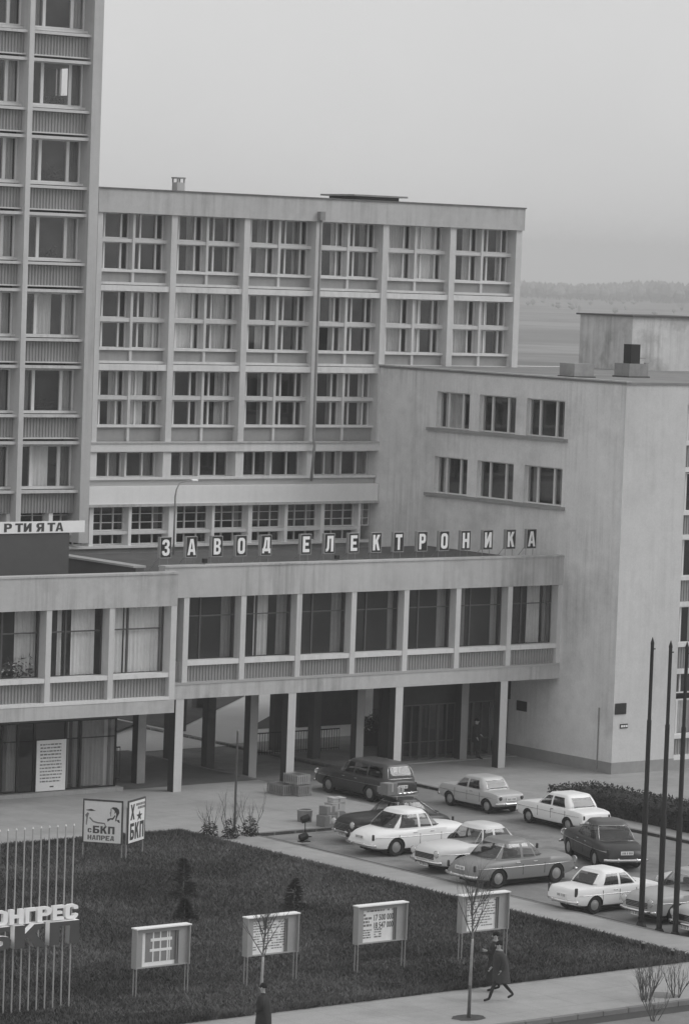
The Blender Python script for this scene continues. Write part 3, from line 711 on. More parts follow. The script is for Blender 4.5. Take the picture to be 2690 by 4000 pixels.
bpart('floor', lb, (60, 84.1, YS+.3, 123.6, .0, .02), PLINTH)
# large text poster standing in the shop window
po = empty('text_poster', (80.26, YS-.05, .18), 'tall white poster of printed lines in the ground-floor window', 'poster')
bpart('sheet', po, (80.26, 81.66, YS-.09, YS-.055, .18, 2.22), PAPER)
g = random.Random(3); B = []
for r_ in range(12):
    z = 2.02-r_*.135; x = 80.40+g.uniform(0, .05); xe = 81.52-g.uniform(0, .12 if r_ < 11 else .7)
    while x < xe:
        ww = g.uniform(.05, .17); B.append((x, min(x+ww, xe), YS-.096, YS-.0915, z, z+g.uniform(.045, .06))); x += ww+.035
bspart('print_lines', po, B, INKG)['kind'] = 'stuff'
bpart('print_mark', po, (80.92, 81.10, YS-.096, YS-.0915, .32, .37), INK)
# dark roof house and the slogan banner
rb = empty('roof_house', (81.3, 121, 8.4), 'dark windowless box on the roof of the left block', 'roof house')
bpart('wall', rb, (70, 81.36, 121, 126, 8.3, 10.52), DARKB)
bn = empty('slogan_banner', (76, 120.95, 10.53), 'white slogan banner in black capitals above the dark roof box', 'banner')
bpart('board', bn, (74.5, 82.05, 120.95, 121.03, 10.54, 11.0), WHITE)
for ch_, x in zip('РТИЯТА', (78.24, 78.76, 79.16, 79.75, 80.27, 80.66)):
    link('letter', glyph_mesh('letter', ch_, .36, .34, .01, INK), bn, rel((x, 120.938, 10.60), bn))
for x in (75.5, 78, 80.5): bpart('post', bn, (x, x+.05, 121.03, 121.08, 10.52, 10.95), STEEL)

# ------------------------------------------------------------------ roof lettering
LX = [85.30, 86.58, 87.86, 89.08, 90.36, 92.42, 93.66, 94.94, 96.15, 97.36, 98.65, 99.86, 101.06, 102.31, 103.61, 104.80]
WORDS = 'ЗАВОДЕЛЕКТРОНИКА'
ORD = ['first', 'second', 'third', 'fourth', 'fifth', 'sixth', 'seventh', 'eighth', 'ninth', 'tenth', 'last']
def frame_box():
    return me('box', *cubes([(0, .55, .02, .18, 0, .85)]), (SIGNG,))
for n, (c, x) in enumerate(zip(WORDS, LX)):
    wi, wn = (n, 'first') if n < 5 else (n-5, 'second')
    pos = ORD[wi] if not (n < 5 and wi == 4) else 'last'
    zr = 9.48
    t = empty('letter_sign', (x, YF+.46, 9.21-.36), 'black rooftop letter box with white %s, %s letter of the %s sign word' % (c, pos, wn), 'letter sign', 'white letters of the rooftop sign')
    o = link('box', cached('lbox', frame_box), t, (0, .04, zr-8.85))
    link('front_panel', cached('lfront', lambda: me('front_panel', *cubes([(.02, .53, 0, .02, .02, .83)]), (SIGNB,))), o)
    link('rim', cached('lrim', lambda: me('rim', *cubes([(0, .02, -.004, .02, 0, .85), (.53, .55, -.004, .02, 0, .85), (.02, .53, -.004, .02, 0, .02), (.02, .53, -.004, .02, .83, .85)]), (M('rim_grey', .38),))), o)
    wl_ = {'Д': .42, 'З': .37, 'О': .37, 'Л': .39, 'А': .41, 'И': .38, 'Н': .37, 'К': .38}.get(c, .35)
    link('letter', glyph_mesh('letter', c, wl_, .66, .012, WHITE), t, (.275-wl_/2, .026, zr-8.85+.095))
    for dx in (.05, .45): link('support', cached('lsup', lambda: me('support', *tube([(0, 0, 0), (0, 0, .66)], .014, 5), (PIPE,))), t, (dx, .14, 0))
    link('brace', cached('lbrace', lambda: me('brace', *tube([(0, .9, 0), (0, 0, .9)], .012, 5), (PIPE,))), t, (.25, .23, 0))
for x in (87.35, 94.15):
    fb = empty('floodlight', (x, YF+.25, 9.21), 'small dark floodlight on the parapet under the letter %s' % ('A of the first word' if x < 90 else 'Л of the second word'), 'floodlight')
    link('housing', me('housing', *bev(-.10, .10, -.08, .08, .06, .24, .02), (BLACK,)), fb); link('foot', me('foot', *cubes([(-.03, .03, -.03, .03, 0, .06)]), (PIPE,)), fb)
sl = empty('roof_lamp', (91.46, 128, 8.85), 'gooseneck lamp rising from the bridge roof before the white band', 'lamp')
V, F = tube([(0, 0, 0), (0, 0, 2.5), (.05, 0, 2.8), (.2, 0, 3.08), (.6, 0, 3.18), (.85, 0, 3.2)], [.045, .035, .03, .026, .024, .022], 8); link('post', me('post', V, F, (PIPE,), smooth=True), sl)
link('lamp_head', me('lamp_head', *bev(.82, 1.15, -.08, .08, 3.14, 3.24, .03), (WHITE,)), sl)

# ------------------------------------------------------------------ cars
def cat(xs, pts):
    px = [p[0] for p in pts]; py = [p[1] for p in pts]
    return np.interp(xs, px, py)
def smooth_(a, n=2):
    a = np.array(a, float)
    for _ in range(n): a[1:-1] = a[1:-1]*.5+(a[:-2]+a[2:])*.25
    return a
SPEC = {
 'volga': dict(L=4.78, W=1.80, zb=.24, R=.345, xr=-1.32, xf=1.38, belt=.98, top=[(-2.39,.56),(-2.30,.74),(-2.0,.88),(-1.5,.96),(-1.0,.99),(.75,1.02),(1.3,1.01),(2.0,.96),(2.28,.85),(2.39,.66)], endk=.24,
   cab=(-1.60, -.86, .24, 1.0, .95, 1.65, .82, .62, .46), win=[((-1.16,-.90),(-.28,-.28)),((-.18,-.18),(.36,.18)),((.42,.23),(.72,.30))], boxy=0),
 'pobeda': dict(L=4.66, W=1.70, zb=.25, R=.35, xr=-1.35, xf=1.35, belt=.98, top=[(-2.33,.55),(-2.2,.80),(-1.8,.95),(-1.2,.99),(.7,1.02),(1.4,1.00),(2.0,.95),(2.24,.84),(2.33,.62)], endk=.30,
   cab=(-1.85, -.80, .22, .92, .95, 1.62, .78, .56, .50), win=[((-1.05,-.80),(-.30,-.30)),((-.20,-.20),(.34,.15)),((.40,.20),(.66,.26))], boxy=0),
 'wagon': dict(L=4.82, W=1.80, zb=.24, R=.345, xr=-1.32, xf=1.38, belt=.98, top=[(-2.41,.80),(-2.36,.92),(-1.9,.97),(-1.1,.99),(.75,1.02),(1.3,1.00),(2.0,.94),(2.30,.84),(2.41,.66)], endk=.18,
   cab=(-2.36, -2.10, .28, .98, .955, 1.62, .82, .66, .26), win=[((-2.05,-1.95),(-1.15,-1.15)),((-1.05,-1.05),(-.30,-.30)),((-.20,-.20),(.36,.18)),((.42,.23),(.72,.30))], boxy=0),
 'sedan': dict(L=4.07, W=1.61, zb=.24, R=.29, xr=-1.20, xf=1.22, belt=.88, top=[(-2.035,.70),(-1.98,.82),(-1.6,.87),(-1.0,.89),(.7,.90),(1.3,.88),(1.85,.82),(2.0,.76),(2.035,.62)], endk=.10,
   cab=(-1.33, -.98, .20, .78, .86, 1.41, .74, .60, .22), win=[((-1.00,-.82),(-.22,-.22)),((-.13,-.13),(.56,.17))], boxy=1),
 'fintail': dict(L=4.10, W=1.56, zb=.24, R=.31, xr=-1.18, xf=1.22, belt=.90, top=[(-2.05,.72),(-2.0,.86),(-1.6,.90),(-1.0,.91),(.7,.92),(1.3,.90),(1.85,.84),(2.0,.76),(2.05,.60)], endk=.10,
   cab=(-1.18, -.74, .30, .86, .89, 1.44, .72, .57, .24), win=[((-.80,-.62),(-.12,-.12)),((-.03,-.03),(.62,.26))], boxy=1),
 'mini': dict(L=3.73, W=1.54, zb=.25, R=.30, xr=-1.20, xf=1.10, belt=.88, top=[(-1.865,.62),(-1.82,.80),(-1.5,.86),(-1.0,.88),(.6,.90),(1.1,.90),(1.6,.88),(1.80,.80),(1.865,.62)], endk=.10,
   cab=(-1.05, -.72, .42, .86, .86, 1.38, .71, .58, .20), win=[((-.74,-.58),(-.05,-.05)),((.05,.05),(.70,.37))], boxy=1),
}
def body_mesh(k):
    s = SPEC[k]; L, W, zb = s['L'], s['W'], s['zb']; hl = L/2
    u = np.linspace(-1, 1, 61); xs = np.sign(u)*(1-(1-np.abs(u))**1.35)*hl
    zt = smooth_(cat(xs, s['top']), 1 if s['boxy'] else 2)
    e = np.abs(xs)/hl
    wd = W/2*(1-s['endk']*e**(7 if s['boxy'] else 4.5)); zbv = zb+.10*e**8+.02*e**2
    V, F, n = [], [], 0
    bx = s['boxy']
    for x, z1, ww, z0 in zip(xs, zt, wd, zbv):
        h = z1-z0
        sec = [(.0, z0), (.80*ww, z0), (.95*ww, z0+.05), (.99*ww, z0+.16), (ww, z0+h*.45), (.995*ww, z0+h*.68), ((.975 if bx else .96)*ww, z1-.075), ((.94 if bx else .88)*ww, z1-(.015 if bx else .02)), (.76*ww, z1+(.006 if bx else .02)), (.35*ww, z1+(.015 if bx else .05)), (0, z1+(.018 if bx else .06))]
        ring = [(x, -y, z) for y, z in sec]+[(x, y, z) for y, z in reversed(sec[1:-1])]
        V += ring; n = len(ring)
    m = len(xs)
    for i in range(m-1):
        for j in range(n): F.append((i*n+j, (i+1)*n+j, (i+1)*n+(j+1) % n, i*n+(j+1) % n))
    F.append(tuple(range(n))); F.append(tuple(reversed(range((m-1)*n, m*n))))
    bm = me('body', V, F, (paint(.5), UNDER), smooth=True)
    o = link('tmp', bm); cut = []
    for x in (s['xr'], s['xf']):
        for sg in (-1, 1):
            Rr = s['R']+.045; V2, F2 = tube([(x, sg*(W/2-.30), s['R']-.02), (x, sg*(W/2+.1), s['R']-.02)], Rr, 20)
            c = link('cut', me('cut', V2, F2, (UNDER,))); cut.append(c)
            md = o.modifiers.new('b', 'BOOLEAN'); md.object = c; md.operation = 'DIFFERENCE'; md.solver = 'EXACT'; md.material_mode = 'TRANSFER'
    dg = bpy.context.evaluated_depsgraph_get(); dg.update()
    res = bpy.data.meshes.new_from_object(o.evaluated_get(dg)); res.name = 'body'
    for c in cut+[o]: bpy.data.objects.remove(c)
    mi = {i: (1 if (mm and mm.name == 'under_body') else 0) for i, mm in enumerate(res.materials)}
    idx = [mi.get(p.material_index, 0) for p in res.polygons]
    res.materials.clear(); res.materials.append(paint(.5)); res.materials.append(UNDER)
    res.polygons.foreach_set('material_index', idx); res.polygons.foreach_set('use_smooth', [True]*len(idx)); res.set_sharp_from_angle(angle=R(42)); res.update()
    return res
def cab_fn(k):
    xb0, xt0, xt1, xb1, zb, zr, wb, wt, p = SPEC[k]['cab']
    ze = zr-.07
    def lev(v):
        a0 = xb0+(xt0-xb0)*v; a1 = xb1+(xt1-xb1)*v
        bul = math.sin(math.pi*v)*.03
        return (a0+a1)/2, (a1-a0)/2+bul*.6, wb+(wt-wb)*v+bul, zb+(ze-zb)*v
    def ring(v, t):
        xc, a, b, z = lev(v); c, s_ = math.cos(t), math.sin(t)
        return Vector((xc+a*math.copysign(abs(c)**p, c), b*math.copysign(abs(s_)**p, s_), z))
    def side(x, v, sg, off):
        xc, a, b, z = lev(v); q = min(1, abs(x-xc)/a); s_ = math.sqrt(max(0, 1-q**(2/p))); return Vector((x, sg*(b*s_**p+off), z+off*.25))
    def end(y, v, sg, off):
        xc, a, b, z = lev(v); q = min(1, abs(y)/b); c = math.sqrt(max(0, 1-q**(2/p))); return Vector((xc+sg*(a*c**p+off), y, z+off*.4))
    return lev, ring, side, end
VW0, VW1 = .11, .86
def cabin_meshes(k):
    """one grid round the cabin: pillars and roof are painted, the faces between them are panes"""
    sp = SPEC[k]; lev, ring, side, end = cab_fn(k); p = sp['cab'][8]
    def t_side(x, v):
        xc, a, b, z = lev(v); c = max(-1, min(1, (x-xc)/a)); return math.acos(math.copysign(abs(c)**(1/p), c))
    def t_end(y, v, front):
        b = lev(v)[2]; t = math.asin(min(1, y/b)**(1/p)); return t if front else math.pi-t
    kw = .90 if not sp['boxy'] else .86
    kr = .9 if k == 'wagon' else (.94 if not sp['boxy'] else .84)
    types = ['windscreen', None]
    for n in range(len(sp['win'])): types += ['side%d' % n, None]
    types.append('rear_window')
    def T(v):
        q = (v-VW0)/(VW1-VW0); br = [0.0, t_end(lev(v)[2]*kw, v, True)]
        for (a0, a1), (b0, b1) in reversed(sp['win']):
            br.append(max(t_side(b0+(b1-b0)*q, v), br[-1]+1e-6)); br.append(max(t_side(a0+(a1-a0)*q, v), br[-1]+1e-6))
        br.append(max(t_end(lev(v)[2]*kw*kr, v, False), br[-1]+1e-6)); br.append(math.pi)
        out = []
        for i in range(len(br)-1):
            n = 7 if types[i] else 4
            out += [br[i]+(br[i+1]-br[i])*m/n for m in range(n)]
        return out+[math.pi]
    coltype = []
    for i, t_ in enumerate(types): coltype += [t_]*(7 if t_ else 4)
    rows = [(-1, VW0), (0, VW0)]+[(VW0+(VW1-VW0)*i/5, None) for i in range(6)]+[(.93, VW1), (1.0, VW1)]
    grids = {}
    for sg in (1, -1):
        Gd = []
        for v, tv in rows:
            ts = T(tv if tv is not None else v); vv = max(v, 0)
            row = [ring(vv, t_)-Vector((0, 0, .14 if v < 0 else 0)) for t_ in ts]; Gd.append([Vector((q.x, sg*q.y, q.z)) for q in row])
        xc, a, b, z = lev(1); last = Gd[-1]
        for sc, dz in ((.955, .03), (.86, .05), (.62, .064), (.3, .071), (.001, .073)): Gd.append([Vector((xc+(q.x-xc)*sc, q.y*sc, z+dz)) for q in last])
        nr, nc = len(Gd), len(Gd[0])
        for r_ in range(nr-1):
            for c in range(nc-1):
                ty = coltype[c]; isg = ty and 2 <= r_ < 7
                key = 'cabin' if not isg else (ty if not ty.startswith('side') else ty+('l' if sg > 0 else 'r'))
                f = [Gd[r_][c], Gd[r_][c+1], Gd[r_+1][c+1], Gd[r_+1][c]]
                grids.setdefault(key, []).append(f if sg > 0 else f[::-1])
    res = {}
    for key, fs in grids.items():
        idx = {}; V = []; F = []
        for f in fs:
            fi = []
            for q in f:
                kq = (round(q.x, 5), round(q.y, 5), round(q.z, 5))
                if kq not in idx: idx[kq] = len(V); V.append(tuple(q))
                if idx[kq] not in fi: fi.append(idx[kq])
            if len(fi) > 2: F.append(fi)
        nm = 'cabin' if key == 'cabin' else ('side_window' if key.startswith('side') else key)
        res[key] = (nm, me(nm, V, F, (paint(.5) if nm == 'cabin' else CARG,), smooth=True))
    return res
def seat_mesh(k):
    xb0, xt0, xt1, xb1, zb, zr, wb, wt, p = SPEC[k]['cab']; B = []
    V, F = [], []
    def addb(*q):
        v, f = bev(*q, .04); n = len(V); V.extend(v); F.extend([[i+n for i in g_] for g_ in f])
    for x in (xt1-.62, xt0+.02 if k != 'wagon' else -.95): addb(x-.09, x+.09, -wb*.80, wb*.80, zb-.02, zb+.30)
    return me('seats', V, F, (M('seat_cloth', .05, var=.3, scale=6),))
def liner_mesh(k):
    lev, ring, side, end = cab_fn(k); N = 36
    pts = [ring(.02, 2*math.pi*i/N) for i in range(N)]; xc = lev(.02)[0]
    return me('interior_floor', [(xc+(q.x-xc)*.975, q.y*.965, q.z+.085) for q in pts], [tuple(range(N))], (M('car_interior', .03, var=.3, scale=4),))
def patch(fn, na, nb, outward=1):
    V = [fn(i/na, j/nb) for j in range(nb+1) for i in range(na+1)]
    F = [(j*(na+1)+i, j*(na+1)+i+1, (j+1)*(na+1)+i+1, (j+1)*(na+1)+i) for j in range(nb) for i in range(na)]
    return V, F
def wheel_mesh(Rw):
    V, F = [], []; N = 24; prof = [(.0, -.05), (Rw*.62, -.05), (Rw*.64, -.075), (Rw*.80, -.085), (Rw*.96, -.07), (Rw, -.04), (Rw, .04), (Rw*.96, .07), (Rw*.6, .08), (0, .08)]
    for i in range(N):
        t = 2*math.pi*i/N
        for r_, y in prof: V.append((r_*math.cos(t), y, r_*math.sin(t)))
    n = len(prof)
    for i in range(N):
        for j in range(n-1): F.append((i*n+j, i*n+j+1, ((i+1) % N)*n+j+1, ((i+1) % N)*n+j))
    return me('tyre', V, F, (RUBBER,), smooth=True, sharp=40)
def hub_mesh(Rw):
    V, F = [], []; N = 20; prof = [(Rw*.58, -.052), (Rw*.55, -.060), (Rw*.42, -.054), (Rw*.34, -.07), (Rw*.2, -.084), (.001, -.088)]
    for i in range(N):
        t = 2*math.pi*i/N
        for r_, y in prof: V.append((r_*math.cos(t), y, r_*math.sin(t)))
    n = len(prof)
    for i in range(N):
        for j in range(n-1): F.append((i*n+j, i*n+j+1, ((i+1) % N)*n+j+1, ((i+1) % N)*n+j))
    return me('hub_cap', V, F, (HUB,), smooth=True)
def rim_line(V, F, fn, w_, n=16):
    pts = [fn(i/n) for i in range(n+1)]; tube(pts, w_, 5, V, F)
def car(kind, label, loc, head, pv, roofv=None, lamp_front=True, glassl=0, plate=True, z=-.12):
    """loc: centre on the ground; head: direction of the nose, degrees from +X"""
    s = SPEC[kind]; L, W, Rw = s['L'], s['W'], s['R']; hl = L/2
    t = empty('parked_car', (loc[0], loc[1], z), label, 'car', 'cars on the factory parking lot', rz=R(head))
    def slot(o, m):
        o.material_slots[0].link = 'OBJECT'; o.material_slots[0].material = m
    b = link('body', cached(('body', kind), lambda: body_mesh(kind)), t); slot(b, paint(pv))
    lev, ring, side, end = cab_fn(kind)
    def add(name, key, fn, par=t): return link(name, cached((name, kind)+key, fn), par)
    G_ = {}
    for key, (nm, msh) in cached(('cabs', kind), lambda: cabin_meshes(kind)).items():
        o = link(nm, msh, t); G_[key] = o
        if nm == 'cabin': slot(o, paint(roofv if roofv is not None else pv))
    link('seats', cached(('seats', kind), lambda: seat_mesh(kind)), t); link('interior_floor', cached(('liner', kind), lambda: liner_mesh(kind)), t)
    wspan = lambda v: lev(v)[2]*(.90 if not s['boxy'] else .86)
    for sg, nm in ((1, 'windscreen'), (-1, 'rear_window')):
        kk = 1.0 if sg > 0 else (.9 if kind == 'wagon' else (.94 if not s['boxy'] else .84))
        def f2(sg=sg, kk=kk):
            V, F = [], []
            for a in (VW0, VW1): rim_line(V, F, lambda q: end((q*2-1)*wspan(a)*kk, a, sg, .004), .010)
            for a in (-1, 1): rim_line(V, F, lambda q: end(a*wspan(VW0+(VW1-VW0)*q)*kk, VW0+(VW1-VW0)*q, sg, .004), .010, 6)
            return me('chrome_surround', V, F, (CHROME,), smooth=True)
        link('chrome_surround', cached(('surr', kind, sg), f2), G_[nm])
    # trim line, bumpers, lamps
    def bumper(sg):
        V, F = [], []; pts = []
        for i in range(15):
            q = -1+2*i/14; y = q*W*.475; pts.append((sg*(hl+.07-.16*abs(q)**3.2), y, .44))
        tube(pts, .055, 8, V, F)
        for y in (-.36, .36): tube([(sg*(hl+.09), y, .36), (sg*(hl+.10), y, .52)], .03, 6, V, F)
        return me('bumper', V, F, (CHROME,), smooth=True)
    for sg in (1, -1): add('bumper', (sg,), lambda sg=sg: bumper(sg))
    def disc(name, x, y, z_, r_, sg, mat, ring_=True):
        def f():
            V, F = [], []; N = 16
            prof = [(r_, 0), (r_*.95, .03), (r_*.6, .05), (.001, .058)]
            for i in range(N):
                a = 2*math.pi*i/N
                for rr, d in prof: V.append((sg*d, rr*math.cos(a), rr*math.sin(a)))
            n = len(prof)
            for i in range(N):
                for j in range(n-1): F.append((i*n+j, i*n+j+1, ((i+1) % N)*n+j+1, ((i+1) % N)*n+j))
            V2, F2 = [], []
            pts = [(sg*.012, r_*1.05*math.cos(a*.3927), r_*1.05*math.sin(a*.3927)) for a in range(17)]
            k0 = len(V); tube(pts, .018, 5, V, F)
            return me(name, V, F, (mat, CHROME), [0 if max(q) < k0 else 1 for q in F], smooth=True)
        o = link(name, cached((name, r_, sg, mat.name), f), t, (x, y, z_)); return o
    yl_ = W*.37
    wend = 1-s['endk']
    hx = hl-(.015 if not s['boxy'] else .0)
    for sg in (-1, 1):
        disc('headlight', hx, sg*yl_*(.98), .75 if not s['boxy'] else .66, .115 if not s['boxy'] else .085, 1, LAMP)
        if kind in ('volga', 'pobeda', 'wagon'):
            link('tail_lamp', cached('tl1', lambda: me('tail_lamp', *bev(-.05, .03, -.045, .045, -.11, .11, .02), (TAIL,))), t, (-hl+.075, sg*W*.40, .74))
        elif kind == 'fintail':
            link('tail_lamp', cached('tl2', lambda: me('tail_lamp', *bev(-.06, .06, -.035, .035, -.15, .15, .02), (TAIL,))), t, (-hl+.05, sg*W*.435, .78))
        elif kind == 'mini':
            disc('tail_lamp', -hl+.03, sg*W*.36, .66, .085, -1, TAIL)
        else:
            link('tail_lamp', cached('tl3', lambda: me('tail_lamp', *bev(-.03, .03, -.05, .05, -.08, .08, .015), (TAIL,))), t, (-hl+.02, sg*W*.39, .64))
    # grille
    def grille():
        B = [(-.06, .02, -W*.29, W*.29, -.10, .10)]
        return me('grille', *cubes(B), (UNDER,))
    gr = add('grille', (), grille); gr.location = (hl-.012 if s['boxy'] else hl-.012, 0, .64)
    link('grille_bars', cached(('gb', kind), lambda: me('grille_bars', *cubes([(.02, .032, -W*.29, W*.29, -.105+.05*i, -.097+.05*i) for i in range(5)]), (CHROME,))), gr)
    if plate:
        for sg, z_ in ((-1, .62 if s['boxy'] else .70), (1, .33)):
            pm = cached(('plate', sg), lambda sg=sg: me('number_plate', *cubes([(-.012, .012, -.24, .24, -.065, .065)]), (PAPER,)))
            p = link('number_plate', pm, t, (sg*(hl+.015)+(0 if sg > 0 else .03*0), 0, z_))
            def chars(sg=sg):
                g = random.Random(sg+3); B = []; y = -.20
                while y < .19: B.append((.0125 if sg > 0 else -.0155, .0155 if sg > 0 else -.0125, y, y+.03, -.04, .04)); y += .05+(.03 if g.random() < .25 else 0)
                return me('plate_print', *cubes(B), (INKG,))
            link('plate_print', cached(('pch', sg), chars), p)['kind'] = 'stuff'
    # wheels
    wm = cached(('tyre', Rw), lambda: wheel_mesh(Rw)); hm = cached(('hub', Rw), lambda: hub_mesh(Rw))
    for x in (s['xr'], s['xf']):
        for sg in (-1, 1):
            o = link('wheel', wm, t, (x, sg*(W/2-.11), Rw), (0, 0, 0 if sg < 0 else math.pi)); link('hub_cap', hm, o)
    # belt trim and door handles
    def trim(sg):
        V, F = [], []
        xs = np.linspace(-hl*.93, hl*.93, 22)
        def yy(x): e = abs(x)/hl; return W/2*(1-s['endk']*e**(7 if s['boxy'] else 4.5))
        tube([(x, sg*(yy(x)*.997+.006), .72 if not s['boxy'] else .66) for x in xs], .010, 5, V, F)
        return me('trim_strip', V, F, (CHROME,), smooth=True)
    for sg in (-1, 1):
        add('trim_strip', (sg,), lambda sg=sg: trim(sg))
        for hx_ in ((-.25, .55) if len(s['win']) > 2 else (-.05,)):
            link('door_handle', cached('handle', lambda: me('door_handle', *bev(-.09, .09, -.015, .015, -.015, .015, .008), (CHROME,))), t, (hx_-.22, sg*(W/2*.985+.012), .86 if not s['boxy'] else .79))
    for x in [s['win'][-1][1][0]+.05]+[w_[0][0]-.06 for w_ in s['win'][:2]]:
        for sg in (-1, 1): link('door_seam', cached('seam', lambda: me('door_seam', *cubes([(-.006, .006, -.006, .003, 0, .38)]), (UNDER,))), t, (x, sg*W/2, .42), (0, 0, 0 if sg > 0 else math.pi))
    # floor pan box, hung low to deepen the shade under the car
    link('underside', cached(('und', kind), lambda: me('underside', *cubes([(-hl*.74, hl*.78, -W*.41, W*.41, .13, s['zb']+.06)]), (UNDER,))), t)
    return t
car('volga', 'white round-bodied sedan backed to the kerb, next to the black car', (85.90, 104.55), 0, .92)
car('volga', 'cream sedan with its chrome-bumpered nose to the kerb, between white and grey sedans', (85.62, 100.45), 180, .74, glassl=1)
car('volga', 'mid-grey sedan with dull paint, backed to the kerb behind the fourth display case', (84.82, 97.5), 0, .24)
car('fintail', 'white three-box sedan with upright tail lamps, nearest the flagpoles on the kerb', (84.33, 91.95), 0, .92)
car('volga', 'pale grey sedan, nose to the kerb behind the flagpoles', (85.72, 89.35), 180, .42, glassl=0)
car('volga', 'light car cut by the right frame at the foot of the last flagpole', (85.35, 86.55), 180, .55)
car('sedan', 'pale car in the second row, half hidden behind the flagpoles', (89.3, 92.0), 180, .60)
blk = car('pobeda', 'black old sedan with a loaded roof rack, nose to the carton pile', (87.05, 106.95), 176, .022)
car('wagon', 'dark station wagon parked by the columns, tail to the viewer', (93.10, 116.30), 90, .045, roofv=.075)
car('mini', 'small light-grey rear-engined car along the far kerb', (95.35, 111.65), 90, .50, glassl=1)
car('sedan', 'white boxy sedan along the far kerb in front of the hedge', (95.25, 106.55), 88, .92)
car('volga', 'black sedan with a bright chrome bumper, angled in the middle of the lot', (90.90, 99.40), 69, .03, roofv=.10, glassl=1)

# ------------------------------------------------------------------ roof rack and boxes
rk = empty('roof_rack', (87.0, 106.95, 1.49), 'thin metal rack on the roof of the black sedan', 'roof rack', rz=R(176))
V, F = [], []
for y in (-.5, .5): tube([(-.75, y, .10), (.35, y, .10)], .014, 5, V, F)
for i in range(6): tube([(-.75+i*.22, -.5, .10), (-.75+i*.22, .5, .10)], .012, 5, V, F)
link('rails', me('rails', V, F, (STEEL,)), rk)
V, F = [], []
for x in (-.6, .2):
    for y in (-.5, .5): tube([(x, y, -.02), (x, y, .10)], .014, 5, V, F)
link('feet', me('feet', V, F, (STEEL,)), rk)
def carton(name, c, d, rz, mat, label, lid=None, group=None):
    o = empty(name, c, label, 'box', group, rz=R(rz))
    link('carton', me('carton', *bev(-d[0]/2, d[0]/2, -d[1]/2, d[1]/2, 0, d[2], .012), (mat,)), o)
    if lid: link('lid', me('lid', *bev(-d[0]/2-.012, d[0]/2+.012, -d[1]/2-.012, d[1]/2+.012, d[2]+.001, d[2]+lid, .012), (CARDL,)), o)
    link('tape', me('tape', *cubes([(-.03, .03, -d[1]/2-.003, d[1]/2+.003, d[2]*.3, d[2]+.003+(lid or 0))]), (CARDL if mat is CARD else CARD,)), o)
    return o
carton('cardboard_box', (86.72, 106.92, 1.604), (.5, .45, .45), 4, CARD, 'taller carton at the rear of the black sedan roof rack')
carton('cardboard_box', (86.95, 107.5, 1.604), (.40, .34, .22), 10, CARD, 'flat carton in the middle of the black sedan roof rack')
carton('cardboard_box', (87.45, 107.2, 1.604), (.30, .3, .20), -6, CARDL, 'small pale carton at the front of the roof rack')
# pile of goods beside the black sedan
PB = (86.7, 109.9)
carton('cardboard_box', (86.2, 110.0, 0), (.60, .5, .44), 3, CARD, 'dark carton at the bottom left of the pile by the black car')
carton('cardboard_box', (86.85, 110.3, 0), (.66, .52, .50), -6, CARD, 'bottom carton on the right of the pile by the black car')
carton('cardboard_box', (86.28, 110.08, .445), (.48, .42, .34), 11, CARD, 'second carton up on the left of the pile')
carton('cardboard_box', (86.86, 110.35, .505), (.66, .5, .30), 3, CARDL, 'pale middle carton on the right of the pile', .03)
carton('cardboard_box', (86.92, 110.33, .84), (.58, .44, .15), -7, CARDL, 'white-topped carton on the top of the pile', .05)
carton('cardboard_box', (87.5, 110.1, 0), (.42, .42, .40), 16, CARD, 'carton on the far right of the pile, behind the black bonnet')
# tub standing alone
V, F = [], []
prof = [(.001, 0), (.27, 0), (.30, .46), (.26, .46), (.24, .06), (.001, .06)]
for i in range(20):
    for r_, z_ in prof: V.append((r_*math.cos(i*math.pi/10), r_*math.sin(i*math.pi/10), z_))
for i in range(20):
    for j in range(5): F.append((i*6+j, ((i+1) % 20)*6+j, ((i+1) % 20)*6+j+1, i*6+j+1))
tb = empty('tub', (86.15, 111.3, 0), 'single round grey tub standing left of the carton pile', 'tub')
link('shell', me('shell', V, F, (CARD,), smooth=True, sharp=40), tb)
link('rim', me('rim', *tube([(.29*math.cos(i*math.pi/10), .29*math.sin(i*math.pi/10), .465) for i in range(21)], .018, 6), (CARDL,)), tb)
def crate(loc, d, rz, label, mat=WIRE):
    o = empty('slatted_crate', loc, label, 'crate', 'slatted crates by the column', rz=R(rz)); a, b, h = d
    sl = cached(('slat', h), lambda: me('slat', *cubes([(-.028, .028, -.009, .009, 0, h)]), (mat,)))
    n = int(a/.095)
    for i in range(n+1):
        for sg in (-1, 1): link('slat', sl, o, (-a/2+a*i/n, sg*b/2, 0))
    n = int(b/.095)
    for i in range(1, n):
        for sg in (-1, 1): link('slat', sl, o, (sg*a/2, -b/2+b*i/n, 0), (0, 0, R(90)))
    for z_ in (.04, h-.08):
        link('band', me('band', *cubes([(-a/2, a/2, -b/2+.01, -b/2+.025, z_, z_+.05), (-a/2, a/2, b/2-.025, b/2-.01, z_, z_+.05), (-a/2+.01, -a/2+.025, -b/2+.026, b/2-.026, z_, z_+.05), (a/2-.025, a/2-.01, -b/2+.026, b/2-.026, z_, z_+.05)]), (WIRE,)), o)
    link('load', me('load', *cubes([(-a/2+.05, a/2-.05, -b/2+.05, b/2-.05, .03, h-.06)]), (M('crate_load', .12, var=.4, scale=9),)), o)
    return o
crate((89.75, 117.55, 0), (.62, 1.0, .46), 4, 'dark slatted crate on the ground, left of the pair by the column')
crate((90.25, 116.95, 0), (.62, .62, .46), 2, 'slatted crate on the ground, right of the pair by the column')
crate((90.2, 117.15, .47), (.62, .85, .40), 5, 'pale slatted crate stacked on the pair by the column', M('crate_pale', .36, var=.2, scale=6))

